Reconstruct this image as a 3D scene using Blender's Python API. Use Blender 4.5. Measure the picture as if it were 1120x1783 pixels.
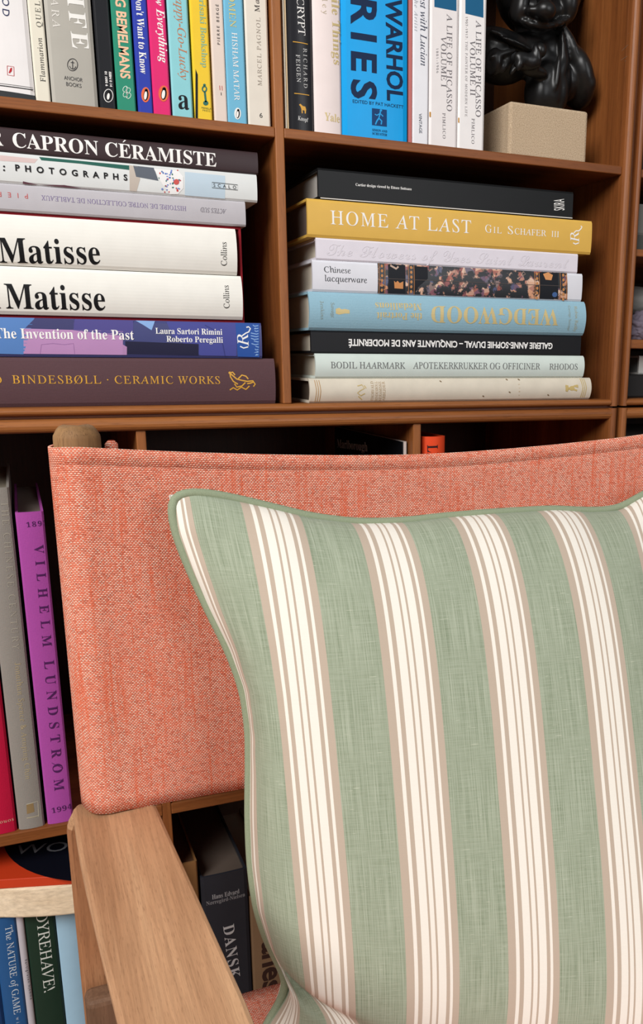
import bpy, bmesh, math, random
import numpy as np
from mathutils import Vector, Matrix, noise

for o in list(bpy.data.objects): bpy.data.objects.remove(o)
S = bpy.context.scene
COL = S.collection
random.seed(7)

# ------------------------------------------------------------------ camera
H = 0.92            # camera height
CAMY = -0.85        # distance in front of the bookcase face (y = 0)
YAW, PITCH, ROLL = (math.radians(a) for a in (24.27, 14.06, 0.41))
FPX, PPX, PPY = 1546.6, 734.0, 1011.0
cy_, sy_, cp_, sp_ = math.cos(YAW), math.sin(YAW), math.cos(PITCH), math.sin(PITCH)
_F = np.array([sy_*cp_, cy_*cp_, -sp_]); _R = np.array([cy_, -sy_, 0.0]); _U = np.cross(_R, _F)
_c, _s = math.cos(ROLL), math.sin(ROLL)
AX = np.array([_c*_R + _s*_U, -_s*_R + _c*_U, _F])
cd = bpy.data.cameras.new('camera'); cam = bpy.data.objects.new('camera', cd); COL.objects.link(cam)
cam.matrix_world = Matrix(((AX[0][0], AX[1][0], -AX[2][0], 0), (AX[0][1], AX[1][1], -AX[2][1], CAMY),
                           (AX[0][2], AX[1][2], -AX[2][2], H), (0, 0, 0, 1)))
cd.sensor_fit = 'VERTICAL'; cd.sensor_height = 24.0
cd.lens = 24.0*FPX/1783.0
cd.shift_x = -(PPX-560.0)/1783.0; cd.shift_y = (PPY-891.5)/1783.0
cd.clip_start = 0.01
S.camera = cam

# ------------------------------------------------------------------ light
w = bpy.data.worlds.new('world'); S.world = w; w.use_nodes = True
bg = w.node_tree.nodes['Background']; bg.inputs[0].default_value = (0.93, 0.96, 1.0, 1); bg.inputs[1].default_value = 0.13
def area(name, loc, aim, sx, sy, energy, col):
    l = bpy.data.lights.new(name, 'AREA'); l.shape = 'RECTANGLE'; l.size = sx; l.size_y = sy; l.energy = energy; l.color = col
    o = bpy.data.objects.new(name, l); COL.objects.link(o); o.location = loc
    o.rotation_euler = (Vector(aim)-Vector(loc)).to_track_quat('-Z', 'Y').to_euler(); return o
area('window_daylight', (-1.4, -1.75, 2.35), (0.2, -0.1, 0.75), 1.3, 1.3, 70, (1.0, 0.99, 0.975))
area('window_daylight_rear', (1.3, -3.0, 1.7), (0.3, -0.1, 0.7), 1.2, 1.4, 19, (0.97, 0.98, 1.0))
S.view_settings.view_transform = 'Standard'; S.view_settings.look = 'None'
S.view_settings.gamma = 1.0; S.view_settings.use_curve_mapping = False
S.view_settings.exposure = 0.25
S.cycles.max_bounces = 6

# ------------------------------------------------------------------ sight lines -> points in the room
def ray(x, y):
    return AX.T @ np.array([(x-PPX)/FPX, -(y-PPY)/FPX, 1.0])
def P(x, y, Y):
    d = ray(x, y); t = (Y-CAMY)/d[1]; return Vector((d[0]*t, Y, H + d[2]*t))
def PZ(x, y, z):
    d = ray(x, y); t = (z-H)/d[2]; return Vector((d[0]*t, CAMY + d[1]*t, z))

# ------------------------------------------------------------------ materials
MATS = {}
def lin(c):
    return tuple((v/12.92 if v <= .04045 else ((v+.055)/1.055)**2.4) for v in (k/255 for k in c))
class NT:
    def __init__(s, name):
        s.m = bpy.data.materials.new(name); s.m.use_nodes = True; s.t = s.m.node_tree; s.b = s.t.nodes['Principled BSDF']
    def n(s, ty, **kw):
        q = s.t.nodes.new('ShaderNode'+ty)
        for k, v in kw.items():
            if k.startswith('i_'): q.inputs[k[2:].replace('_', ' ')].default_value = v
            else: setattr(q, k, v)
        return q
    def l(s, a, b): s.t.links.new(a, b)
    def ramp(s, fac, stops):
        r = s.n('ValToRGB'); e = r.color_ramp.elements
        while len(e) < len(stops): e.new(0.5)
        for el, (p, c) in zip(e, stops): el.position = p; el.color = (*c, 1)
        s.l(fac, r.inputs[0]); return r.outputs[0]
    def mix(s, fac, a, b, mode='MIX'):
        q = s.n('Mix', data_type='RGBA', blend_type=mode)
        for i, v in ((0, fac), (6, a), (7, b)):
            if isinstance(v, (int, float)): q.inputs[i].default_value = v
            elif isinstance(v, tuple): q.inputs[i].default_value = (*v, 1)
            else: s.l(v, q.inputs[i])
        return q.outputs[2]
    def math(s, op, a, b=None, c=None):
        q = s.n('Math', operation=op)
        for i, v in enumerate((a, b, c)):
            if v is None: continue
            if isinstance(v, (int, float)): q.inputs[i].default_value = v
            else: s.l(v, q.inputs[i])
        return q.outputs[0]
    def bump(s, h, strength=.3, dist=.001):
        q = s.n('Bump'); q.inputs['Strength'].default_value = strength; q.inputs['Distance'].default_value = dist
        s.l(h, q.inputs['Height']); s.l(q.outputs[0], s.b.inputs['Normal'])
    def coords(s, out='Object', scale=(1, 1, 1)):
        tc = s.n('TexCoord'); mp = s.n('Mapping'); mp.inputs['Scale'].default_value = scale
        s.l(tc.outputs[out], mp.inputs[0]); return mp.outputs[0]
    def noise(s, vec, scale, detail=3, rough=.5):
        q = s.n('TexNoise'); q.inputs['Scale'].default_value = scale; q.inputs['Detail'].default_value = detail; q.inputs['Roughness'].default_value = rough
        s.l(vec, q.inputs['Vector']); return q.outputs[0]

def paper(rgb, rough=.45, wear=.06, spec=.22, metal=0.0):
    key = ('paper', rgb, rough, wear, metal)
    if key in MATS: return MATS[key]
    k = NT('paper_%d_%d_%d' % rgb); c = lin(rgb)
    nz = k.noise(k.coords(), 60, 4)
    col = k.mix(nz, tuple(v*(1-wear) for v in c), tuple(min(1, v*(1+wear)) for v in c))
    k.l(col, k.b.inputs['Base Color']); k.b.inputs['Roughness'].default_value = rough; k.b.inputs['Metallic'].default_value = metal
    k.b.inputs['Specular IOR Level'].default_value = spec
    MATS[key] = k.m; return k.m
def cloth(rgb, rough=.85, amt=.14):
    key = ('cloth', rgb)
    if key in MATS: return MATS[key]
    k = NT('bookcloth_%d_%d_%d' % rgb); c = lin(rgb); v = k.coords()
    a = k.noise(k.coords(scale=(2500, 900, 300)), 1, 2); b = k.noise(k.coords(scale=(300, 900, 2500)), 1, 2)
    h = k.math('ADD', a, b); big = k.noise(v, 25, 3)
    col = k.mix(k.math('MULTIPLY', h, .5), tuple(q*(1-amt) for q in c), tuple(min(1, q*(1+amt)) for q in c))
    col = k.mix(k.math('MULTIPLY', big, .35), col, tuple(q*.8 for q in c))
    k.l(col, k.b.inputs['Base Color']); k.b.inputs['Roughness'].default_value = rough; k.b.inputs['Specular IOR Level'].default_value = .2
    k.bump(h, .25, .0006); MATS[key] = k.m; return k.m
def pages(rgb=(225, 215, 195)):
    key = ('pages', rgb)
    if key in MATS: return MATS[key]
    k = NT('page_block_%d' % rgb[0]); c = lin(rgb)
    tc = k.n('TexCoord'); sp = k.n('SeparateXYZ'); k.l(tc.outputs['UV'], sp.inputs[0])
    wv = k.n('TexWave', wave_type='BANDS', bands_direction='X'); k.l(tc.outputs['UV'], wv.inputs[0]); wv.inputs['Scale'].default_value = 900; wv.inputs['Distortion'].default_value = 1.5
    k.l(k.mix(wv.outputs[1], tuple(v*.72 for v in c), c), k.b.inputs['Base Color']); k.b.inputs['Roughness'].default_value = .8
    k.bump(wv.outputs[1], .3, .0004); MATS[key] = k.m; return k.m
def wood(name, axis, dark, mid, light, rough=.45, pores=.5, sc=1.0):
    key = ('wood', name, axis)
    if key in MATS: return MATS[key]
    k = NT(name+'_'+axis); i = 'xyz'.index(axis)
    def sca(a, b):
        v = [b*sc]*3; v[i] = a*sc; return tuple(v)
    broad = k.noise(k.coords(scale=sca(1.2, 22)), 1, 4, .6)
    fine = k.noise(k.coords(scale=sca(10, 380)), 1, 3, .6)
    pore = k.noise(k.coords(scale=sca(70, 1300)), 1, 2, .5)
    col = k.ramp(broad, [(.25, lin(dark)), (.5, lin(mid)), (.75, lin(light))])
    f2 = k.ramp(fine, [(.3, (.72, .70, .68)), (.65, (1.06, 1.05, 1.04))])
    col = k.mix(.8, col, f2, 'MULTIPLY')
    pr = k.ramp(pore, [(.30, (.45, .40, .36)), (.42, (1, 1, 1))])
    col = k.mix(pores, col, pr, 'MULTIPLY')
    k.l(col, k.b.inputs['Base Color']); k.b.inputs['Roughness'].default_value = rough; k.b.inputs['Specular IOR Level'].default_value = .35
    k.bump(k.math('ADD', fine, pore), .12, .0006); MATS[key] = k.m; return k.m
def teak(axis): return wood('teak', axis, (86, 42, 17), (138, 81, 40), (172, 109, 58))
def oak(axis): return wood('arm_wood', axis, (176, 130, 94), (198, 152, 114), (216, 174, 134), rough=.6, pores=.45, sc=1.7)
PALE = lambda ax: wood('birch', ax, (236, 210, 174), (246, 224, 192), (252, 236, 208), rough=.6, pores=.15)

# ------------------------------------------------------------------ object helpers
LOC = {}
def top(name, loc, label, cat, group=None):
    o = bpy.data.objects.new(name, None); COL.objects.link(o); o.location = loc; o.empty_display_size = .02
    o['label'] = label; o['category'] = cat
    if group: o['group'] = group
    LOC[o.name] = Vector(loc); return o
def tag(o, label, cat, group=None):
    o['label'] = label; o['category'] = cat
    if group: o['group'] = group
def origin(o):
    return LOC.get(o.name, Vector()) if o else Vector()
def mesh(name, vs, fs, m, parent=None, smooth=False, uvs=None, label=None):
    off = origin(parent)
    me = bpy.data.meshes.new(name); me.from_pydata([Vector(v)-off for v in vs], [], fs)
    bm = bmesh.new(); bm.from_mesh(me); bmesh.ops.recalc_face_normals(bm, faces=bm.faces); bm.to_mesh(me); bm.free()
    if uvs:
        ul = me.uv_layers.new(name='UVMap')
        for lp in me.loops: ul.data[lp.index].uv = uvs[lp.vertex_index]
    me.materials.append(m); o = bpy.data.objects.new(name, me); COL.objects.link(o)
    if smooth:
        for p in me.polygons: p.use_smooth = True
    if parent: o.parent = parent
    LOC[o.name] = off
    if label: o['label'] = label
    return o
def boxgeo(lo, hi):
    x0, y0, z0 = lo; x1, y1, z1 = hi
    v = [(x, y, z) for x in (x0, x1) for y in (y0, y1) for z in (z0, z1)]
    f = [(0, 1, 3, 2), (4, 6, 7, 5), (0, 4, 5, 1), (2, 3, 7, 6), (0, 2, 6, 4), (1, 5, 7, 3)]
    return v, f
def bevel(o, wd, seg=2):
    b = o.modifiers.new('bevel', 'BEVEL'); b.width = wd; b.segments = seg; b.limit_method = 'ANGLE'; b.angle_limit = math.radians(40)
    return o
def box(name, lo, hi, m, parent=None, bev=.0008, label=None):
    v, f = boxgeo(lo, hi); o = mesh(name, v, f, m, parent, label=label)
    if bev: bevel(o, bev)
    return o
def structure(o): o['kind'] = 'structure'; return o
def tube(path, r, n=10, closed=False):
    vs, fs = [], []; N = len(path); path = [Vector(p) for p in path]
    up = Vector((0, 0, 1)); prev = None
    for i, p in enumerate(path):
        a = path[(i-1) % N] if (closed or i > 0) else p; b = path[(i+1) % N] if (closed or i < N-1) else p
        t = (b-a).normalized()
        if prev is None:
            ref = Vector((0, 1, 0)) if abs(t.y) < .9 else up
            s = t.cross(ref).normalized()
        else: s = (prev - t*prev.dot(t)).normalized()
        prev = s; q = t.cross(s); rr = r[i] if isinstance(r, (list, tuple)) else r
        for k in range(n):
            a_ = 2*math.pi*k/n; vs.append(p + s*math.cos(a_)*rr + q*math.sin(a_)*rr)
    for i in range(N if closed else N-1):
        j = (i+1) % N
        for k in range(n): fs.append((i*n+k, i*n+(k+1) % n, j*n+(k+1) % n, j*n+k))
    if not closed: fs.append(tuple(range(n))); fs.append(tuple((N-1)*n+k for k in range(n)))
    return vs, fs
def loft_rings(rings, cap=True):
    n = len(rings[0]); vs = [p for r in rings for p in r]; fs = []
    for i in range(len(rings)-1):
        for k in range(n): fs.append((i*n+k, i*n+(k+1) % n, (i+1)*n+(k+1) % n, (i+1)*n+k))
    if cap: fs.append(tuple(range(n))); fs.append(tuple((len(rings)-1)*n+k for k in range(n)))
    return vs, fs

# ------------------------------------------------------------------ lettering
def serif(s, st):
    out = ''
    tab = {'b': (0x1D400, 0x1D41A), 'r': (0x1D434, 0x1D44E), 'i': (0x1D434, 0x1D44E), 'bi': (0x1D468, 0x1D482), 's': (0x1D4D0, 0x1D4EA)}[st]
    for ch in s:
        if 'A' <= ch <= 'Z': out += chr(tab[0]+ord(ch)-65)
        elif 'a' <= ch <= 'z': out += '\u210e' if (ch == 'h' and st in 'ri') else chr(tab[1]+ord(ch)-97)
        elif ch.isdigit() and st == 'b': out += chr(0x1D7CE+ord(ch)-48)
        else: out += ch
    return out
_tc = {}
def glyphs(s, st, space=1.0):
    key = (s, st, round(space, 3))
    if key in _tc: return _tc[key]
    acc = []
    body = s
    if st != 'n' and st != 'nb':
        body = ''
        for i, ch in enumerate(s):
            if ch in 'ÉØ': acc.append((i, ch))
            body += {'É': 'E', 'Ø': 'O'}.get(ch, ch)
        src = body; body = serif(body, st)
    c = bpy.data.curves.new('t', 'FONT'); c.body = body; c.size = 1; c.resolution_u = 3; c.space_character = space
    if st == 'r': c.shear = -0.27
    if st == 'nb': c.offset = .028
    o = bpy.data.objects.new('t', c); COL.objects.link(o)
    dg = bpy.context.evaluated_depsgraph_get(); dg.update()
    me = bpy.data.meshes.new_from_object(o.evaluated_get(dg))
    V = [(v.co.x, v.co.y) for v in me.vertices]; Fc = [tuple(p.vertices) for p in me.polygons]
    bpy.data.meshes.remove(me); bpy.data.objects.remove(o); bpy.data.curves.remove(c)
    for i, ch in acc:
        x1 = max(v[0] for v in glyphs(src[:i+1], st, space)[0]); x0 = max([v[0] for v in glyphs(src[:i], st, space)[0]] or [0]) if i else 0
        xm = (x0+x1)/2; n = len(V)
        if ch == 'É': V += [(xm-.05, .76), (xm+.0, .76), (xm+.14, .88), (xm+.05, .88)]
        else: V += [(xm-.27, -.04), (xm-.22, -.04), (xm+.33, .72), (xm+.28, .72)]
        Fc.append((n, n+1, n+2, n+3))
    _tc[key] = (V, Fc); return V, Fc
def textgeo(s, st, a, b, hpx, Y, xh=False):
    """lettering whose baseline runs from sight line a to sight line b on the plane y = Y; cap height hpx"""
    A, B = P(*a, Y), P(*b, Y); d = B-A; Wd = d.length; d.normalize()
    up = Vector((-d.z, 0, d.x))
    dx, dy = b[0]-a[0], b[1]-a[1]; L = math.hypot(dx, dy); nx, ny = dy/L, -dx/L
    M0 = ((a[0]+b[0])/2, (a[1]+b[1])/2); hw = abs((P(M0[0]+nx*hpx, M0[1]+ny*hpx, Y)-P(*M0, Y)).dot(up))
    V, Fc = glyphs(s, st)
    ref = glyphs('a' if xh else 'E', st)[0]; cap = max(v[1] for v in ref)
    sy = hw/cap; w1 = max(v[0] for v in V)-min(v[0] for v in V); sx = Wd/w1
    if sx > sy*1.10 and len(s) > 1:
        w2 = (lambda q: max(v[0] for v in q)-min(v[0] for v in q))(glyphs(s, st, 1.5)[0])
        sp = 1+.5*(Wd/(sy*1.04)-w1)/(w2-w1); V, Fc = glyphs(s, st, sp)
        sx = Wd/(max(v[0] for v in V)-min(v[0] for v in V))
    x0 = min(v[0] for v in V)
    return [A + d*((v[0]-x0)*sx) + up*(v[1]*sy) for v in V], Fc
def strokegeo(pts, wpx, Y, closed=False):
    if not closed:
        q = [pts[0]]
        for (ax, ay), (bx, by) in zip(pts, pts[1:]):
            m = max(1, min(12, int(math.hypot(bx-ax, by-ay)/6)))
            q += [(ax+(bx-ax)*i/m, ay+(by-ay)*i/m) for i in range(1, m+1)]
        pts = q
    pw = [P(x, y, Y) for x, y in pts]; n = len(pw); vs, fs = [], []
    hw = (P(pts[0][0]+wpx, pts[0][1], Y)-pw[0]).length/2
    for i in range(n):
        a = pw[(i-1) % n] if (closed or i) else pw[i]; b = pw[(i+1) % n] if (closed or i < n-1) else pw[i]
        t = (b-a); t = t.normalized() if t.length > 1e-9 else Vector((1, 0, 0)); q = Vector((-t.z, 0, t.x))
        vs += [pw[i]+q*hw, pw[i]-q*hw]
    for i in range(n if closed else n-1):
        j = (i+1) % n; fs.append((2*i, 2*i+1, 2*j+1, 2*j))
    return vs, fs
def polygeo(pts, Y):
    if len(pts) == 4:
        a, b_, c, d = (P(x, y, Y) for x, y in pts); N = 10
        vs = [(a.lerp(b_, i/N)).lerp(d.lerp(c, i/N), j/N) for i in range(N+1) for j in range(N+1)]
        return vs, [(i*11+j, (i+1)*11+j, (i+1)*11+j+1, i*11+j+1) for i in range(N) for j in range(N)]
    return [P(x, y, Y) for x, y in pts], [tuple(range(len(pts)))]
def ell(cx, cy, rx, ry, n=20, rot=0):
    c, s = math.cos(rot), math.sin(rot)
    return [(cx+rx*math.cos(t)*c-ry*math.sin(t)*s, cy+rx*math.cos(t)*s+ry*math.sin(t)*c) for t in (2*math.pi*k/n for k in range(n))]

# ------------------------------------------------------------------ books
class Book:
    def __init__(s, axis, lo, hi, L0, L1, Y, depth, cover, label, group, kind='hardcover_book', hard=True, bulge=0.0, pg=(222, 212, 192), board=.0022, shape=None):
        """axis 'x': lying, thickness lo..hi in z, length L0..L1 in x; axis 'z': standing, thickness in x, length in z"""
        s.axis, s.lo, s.hi, s.Y, s.b, s.depth = axis, lo, hi, Y, bulge, depth; s.L0, s.L1 = L0, L1
        T = hi-lo; c = board if hard else .0006
        base = Vector(((lo+hi)/2, Y, L0)) if axis == 'z' else Vector(((L0+L1)/2, Y, lo))
        s.root = top(kind, base, label, 'book', group)
        n = 14; outer, inner = [], []
        rr = min(.0016, T*.12)
        outer.append((lo, Y+depth)); inner.append((lo+c, Y+depth))
        for k in range(n+1):
            t = -1+2*k/n; q = max(0, abs(t)-(1-2*rr/T))/(2*rr/T) if T > 0 else 0
            d = Y-bulge*(1-t*t)+bulge + rr*q*q*.7
            d -= bulge
            outer.append((lo+T*(k/n), d)); inner.append((min(max(lo+T*(k/n), lo+c), hi-c), d+c*1.2))
        outer.append((hi, Y+depth)); inner.append((hi-c, Y+depth))
        m = len(outer)
        def W(t, d, l): return Vector((l, d, t)) if axis == 'x' else Vector((t, d, l))
        vs = [W(*p, L0) for p in outer]+[W(*p, L0) for p in inner]+[W(*p, L1) for p in outer]+[W(*p, L1) for p in inner]
        fs = []
        for i in range(m-1):
            fs += [(i, i+1, 2*m+i+1, 2*m+i), (m+i, 3*m+i, 3*m+i+1, m+i+1), (i, m+i, m+i+1, i+1), (2*m+i, 2*m+i+1, 3*m+i+1, 3*m+i)]
        fs += [(0, 2*m, 3*m, m), (m-1, 2*m-1, 4*m-1, 3*m-1)]
        mesh('cover', vs, fs, cover, s.root)
        e = .0035 if hard else .0004
        plo, phi, d0, d1 = lo+c+.0001, hi-c-.0001, Y+c*1.3+(.0015 if hard else .0003), Y+depth-(.004 if hard else .0003)
        if axis == 'z': v, f = boxgeo((plo, d0, L0+e), (phi, d1, L1-e))
        else: v, f = boxgeo((L0+e, d0, plo), (L1-e, d1, phi))
        ti = 2 if axis == 'x' else 0
        mesh('page_block', v, f, pages(pg), s.root, uvs=[(q[ti], q[1]*.02+q[2-ti]*.02) for q in v])
        s.g = {}
    def front(s, v, k=1):
        a = 'xz'[s.axis == 'x']; l = 'zx'[s.axis == 'x']
        setattr(v, a, min(max(getattr(v, a), s.lo), s.hi)); setattr(v, l, min(max(getattr(v, l), s.L0), s.L1))
        t = getattr(v, a); u = (2*(t-s.lo)/(s.hi-s.lo)-1)
        v.y = s.Y - s.b*max(0, 1-u*u) - .00011*k; return v
    def add(s, geo, rgb, part='lettering', k=2, m=None):
        if s.b > 0:      # cut the print along the facets of the rounded spine so that it lies on it
            bm = bmesh.new(); bv = [bm.verts.new(q) for q in geo[0]]
            for f in geo[1]:
                try: bm.faces.new([bv[i] for i in f])
                except ValueError: pass
            ax = Vector((0, 0, 1)) if s.axis == 'x' else Vector((1, 0, 0))
            for q in range(1, 14):
                bmesh.ops.bisect_plane(bm, geom=bm.verts[:]+bm.edges[:]+bm.faces[:], plane_co=ax*(s.lo+(s.hi-s.lo)*q/14), plane_no=ax, dist=1e-7)
            bm.verts.index_update(); geo = ([v.co.copy() for v in bm.verts], [tuple(v.index for v in f.verts) for f in bm.faces]); bm.free()
        key = (part, rgb, k); V, Fc = s.g.setdefault(key, ([], [], m))[:2]; n = len(V)
        V += [s.front(Vector(v), k) for v in geo[0]]; Fc += [tuple(i+n for i in f) for f in geo[1]]
    def text(s, t, st, a, b, h, rgb, part='title_lettering', k=2, xh=False): s.add(textgeo(t, st, a, b, h, s.Y-s.b*.7, xh), rgb, part, k); return s
    def stroke(s, pts, wd, rgb, part='emblem', closed=False, k=2): s.add(strokegeo(pts, wd, s.Y-s.b*.7, closed), rgb, part, k); return s
    def poly(s, pts, rgb, part='emblem', k=1): s.add(polygeo(pts, s.Y-s.b*.7), rgb, part, k); return s
    def done(s, metal=0.0, mats={}):
        for (part, rgb, k), (V, Fc, m) in s.g.items():
            gold = rgb in GOLDS
            mesh(part, V, Fc, mats.get(part) or paper(rgb, .35 if gold else .5, .12 if gold else .04, metal=.0), s.root)
        return s.root
GOLDS = {(214, 160, 60), (196, 172, 112), (206, 186, 132)}
def xs(px, py, Y): return P(px, py, Y).x
def zs(px, py, Y): return P(px, py, Y).z
def penguin(b, cx, cy, rx, ry, ground, rim=None):
    if rim: b.poly(ell(cx, cy, rx+1.2, ry+1.2), rim, 'emblem', 1)
    b.poly(ell(cx, cy, rx, ry), ground, 'emblem', 2)
    b.poly(ell(cx+.5, cy+1, rx*.55, ry*.72, rot=.12), (20, 20, 22), 'emblem', 3)
    b.poly(ell(cx+1, cy-ry*.55, rx*.36, ry*.24), (20, 20, 22), 'emblem', 3)
    b.poly(ell(cx-.3, cy+1.5, rx*.33, ry*.55, rot=.12), (245, 242, 236), 'emblem', 4)

# ------------------------------------------------------------------ the room
structure(mesh('floor', [(-3, -4, 0), (4, -4, 0), (4, .5, 0), (-3, .5, 0)], [(0, 1, 2, 3)], wood('floorboard', 'y', (120, 86, 58), (140, 102, 70), (156, 116, 82))))
structure(box('wall_back', (-3, .33, 0), (4, .43, 2.6), paper((226, 222, 214), .9), bev=0))

# ------------------------------------------------------------------ bookcases
zt = lambda v: H+v
ZSH, ZSHB = zt(.2005), zt(.1919)            # upper shelf
ZB, ZBB = zt(-.0436), zt(-.0512)            # bottom board of the upper unit
ZT, ZTB = zt(-.0535), zt(-.0660)            # top board of the lower unit
ZL, ZLB = zt(-.4402), zt(-.4519)            # shelf of the lower unit
DEP = .30
def rail(name, p0, p1, wd, m, root, outward, front=-.006):
    """rounded moulding bar from p0 to p1 (points on the case face), wd wide, sticking out to y=front"""
    p0, p1 = Vector(p0), Vector(p1); o = Vector(outward)
    prof = []
    for k in range(9):
        a = math.pi*k/8; prof.append((-math.cos(a)*wd/2, .0038-(.0038-front)*math.sin(a)**.6))
    rings = [[p + o*u + Vector((0, y, 0)) for u, y in prof] for p in (p0, p1)]
    v, f = loft_rings(rings); return mesh(name, v, f, m, root)

def unit(name, label, x0, x1, z0, z1, zbot_t, ztop_t, dividers, shelves, tone='teak'):
    """case from x0..x1, z0..z1; thicknesses of bottom and top board; dividers [(xa,xb,za,zb)], shelves [(xa,xb,za,zb)]"""
    r = top(name, ((x0+x1)/2, DEP/2, z0), label, 'bookcase', 'stacked wooden bookcase units')
    tk = .0105
    box('side_panel', (x0, .004, z0), (x0+tk, DEP, z1), teak('z'), r)
    box('side_panel', (x1-tk, .004, z0), (x1, DEP, z1), teak('z'), r)
    box('back_panel', (x0+tk, DEP-.008, z0), (x1-tk, DEP, z1), wood('shaded_back', 'z', (44, 24, 14), (58, 33, 19), (70, 42, 25)), r, 0)  # back colour darkened to carry the deep shade inside the case
    box('bottom_board', (x0+tk, .004, z0), (x1-tk, DEP-.008, z0+zbot_t), teak('x'), r)
    box('top_board', (x0+tk, .004, z1-ztop_t), (x1-tk, DEP-.008, z1), teak('x'), r)
    for a, b, c, d in dividers: box('divider', (a, 0, c), (b, DEP-.008, d), teak('z'), r, .0010)
    for a, b, c, d in shelves: box('shelf', (a, 0, c), (b, DEP-.008, d), teak('x'), r, .0010)
    return r, tk
XL, XR = -.160, .6255
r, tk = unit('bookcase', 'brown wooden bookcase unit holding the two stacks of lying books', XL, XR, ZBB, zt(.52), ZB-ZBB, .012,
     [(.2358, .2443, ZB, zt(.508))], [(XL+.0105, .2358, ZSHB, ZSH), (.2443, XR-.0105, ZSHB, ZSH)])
rail('moulding', (XR-.0055, 0, ZBB), (XR-.0055, 0, zt(.52)), .0106, teak('z'), r, (1, 0, 0))
rail('moulding', (XL+.005, 0, ZBB), (XL+.005, 0, zt(.52)), .0100, teak('z'), r, (1, 0, 0))
rail('moulding', (XL+.010, 0, (ZB+ZBB)/2), (XR-.0105, 0, (ZB+ZBB)/2), ZB-ZBB, teak('x'), r, (0, 0, 1), -.005)
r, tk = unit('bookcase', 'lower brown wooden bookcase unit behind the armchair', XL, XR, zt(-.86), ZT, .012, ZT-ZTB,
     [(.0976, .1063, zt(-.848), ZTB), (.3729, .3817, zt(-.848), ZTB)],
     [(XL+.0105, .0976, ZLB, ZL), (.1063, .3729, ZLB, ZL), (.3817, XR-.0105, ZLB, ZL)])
rail('moulding', (XL+.006, 0, (ZT+ZTB)/2), (XR-.006, 0, (ZT+ZTB)/2), ZT-ZTB, teak('x'), r, (0, 0, 1), -.005)
rail('moulding', (XR-.0055, 0, zt(-.86)), (XR-.0055, 0, ZT), .0105, teak('z'), r, (1, 0, 0))
box('plinth', (XL+.01, .03, 0), (XR-.01, DEP-.01, zt(-.8605)), teak('x'), r)
box('base_strip', (XL+.004, .0015, ZT+.0001), (XR-.004, .02, ZBB+.0001), wood('teak_dark', 'x', (88, 46, 26), (112, 62, 38), (130, 78, 50)), r, 0)
XQ = .6285
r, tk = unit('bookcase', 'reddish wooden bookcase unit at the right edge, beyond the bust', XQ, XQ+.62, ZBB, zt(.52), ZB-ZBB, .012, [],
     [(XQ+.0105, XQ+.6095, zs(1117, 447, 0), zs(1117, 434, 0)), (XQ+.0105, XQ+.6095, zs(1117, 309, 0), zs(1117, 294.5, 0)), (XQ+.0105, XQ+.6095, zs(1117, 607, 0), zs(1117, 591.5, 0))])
rail('moulding', (XQ+.0075, 0, ZBB), (XQ+.0075, 0, zt(.52)), .0075, teak('z'), r, (1, 0, 0), -.004)
rail('moulding', (XQ+.0075, 0, (ZB+ZBB)/2), (XQ+.62, 0, (ZB+ZBB)/2), ZB-ZBB, teak('x'), r, (0, 0, 1), -.004)
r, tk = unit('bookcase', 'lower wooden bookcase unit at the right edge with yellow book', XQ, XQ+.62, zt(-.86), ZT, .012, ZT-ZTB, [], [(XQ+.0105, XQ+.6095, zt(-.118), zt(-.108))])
rail('moulding', (XQ+.006, 0, zt(-.86)), (XQ+.006, 0, ZT), .0105, teak('z'), r, (1, 0, 0))
rail('moulding', (XQ+.006, 0, (ZT+ZTB)/2), (XQ+.62, 0, (ZT+ZTB)/2), ZT-ZTB, teak('x'), r, (0, 0, 1), -.005)
box('plinth', (XQ+.01, .03, 0), (XQ+.61, DEP-.01, zt(-.8605)), teak('x'), r)

# ------------------------------------------------------------------ books standing on the upper left shelf
GUL = 'books standing on the upper left shelf'
def standing(pl, pr, ht, cover, label, group, hard=False, bulge=.0, Y=.005, depth=.135, zb=ZSH, kind=None, pg=(222, 212, 192), board=.0022):
    xa, xb = xs(*pl, Y), xs(*pr, Y)
    return Book('z', xa+.0001, xb-.0001, zb+.0002, zb+ht, Y, depth, cover, label, group, kind or ('hardcover_book' if hard else 'paperback_book'), hard, bulge, pg, board)
WHT, INK = (244, 242, 238), (28, 30, 36)
b = standing((-46, 168), (61.6, 172), .27, paper((238, 234, 232), .35), 'thick white book with dark grey band at its foot, leftmost on upper shelf', GUL, True, .002, depth=.20)
b.text('WOOD', 'n', (2, -48), (4.5, 27), 12, (40, 50, 90)).stroke([(12.5, 115), (24, 116.5), (24.5, 132.5), (13, 131)], 1.0, (190, 40, 50), closed=True)
b.poly([(15, 127), (18, 119), (21, 118), (20.5, 124), (17, 128)], (190, 40, 50), k=2)
b.stroke([(-40, 141), (58, 152.5)], .7, (60, 60, 64), 'printed_rule').stroke([(-40, 144.5), (58, 156)], 1.6, (30, 30, 34), 'printed_rule')
b.poly([(-44, 151.5), (61, 166), (61.5, 178), (-44, 168)], (52, 54, 56), 'foot_band'); b.done()
b = standing((62.5, 172), (89, 177), .19, paper((228, 222, 204), .5, .08), 'thin cream paperback with grey title reading upwards', GUL)
b.text('Flammarion', 'r', (79.5, 143), (72.8, 66), 9, (80, 78, 74)).text('QUELQUES', 'r', (72.5, 48), (66, -45), 9, (100, 98, 90)); b.done()
b = standing((90.6, 172), (171.5, 187), .205, paper((176, 172, 162), .5), 'wide grey paperback with large white title and anchor emblem', GUL, bulge=.001)
b.text('LIFE', 'b', (112, -44), (126.3, 84), 29, (240, 238, 232)).text('HARA', 'r', (86, -25), (92.5, 48), 13, (226, 222, 214))
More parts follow.
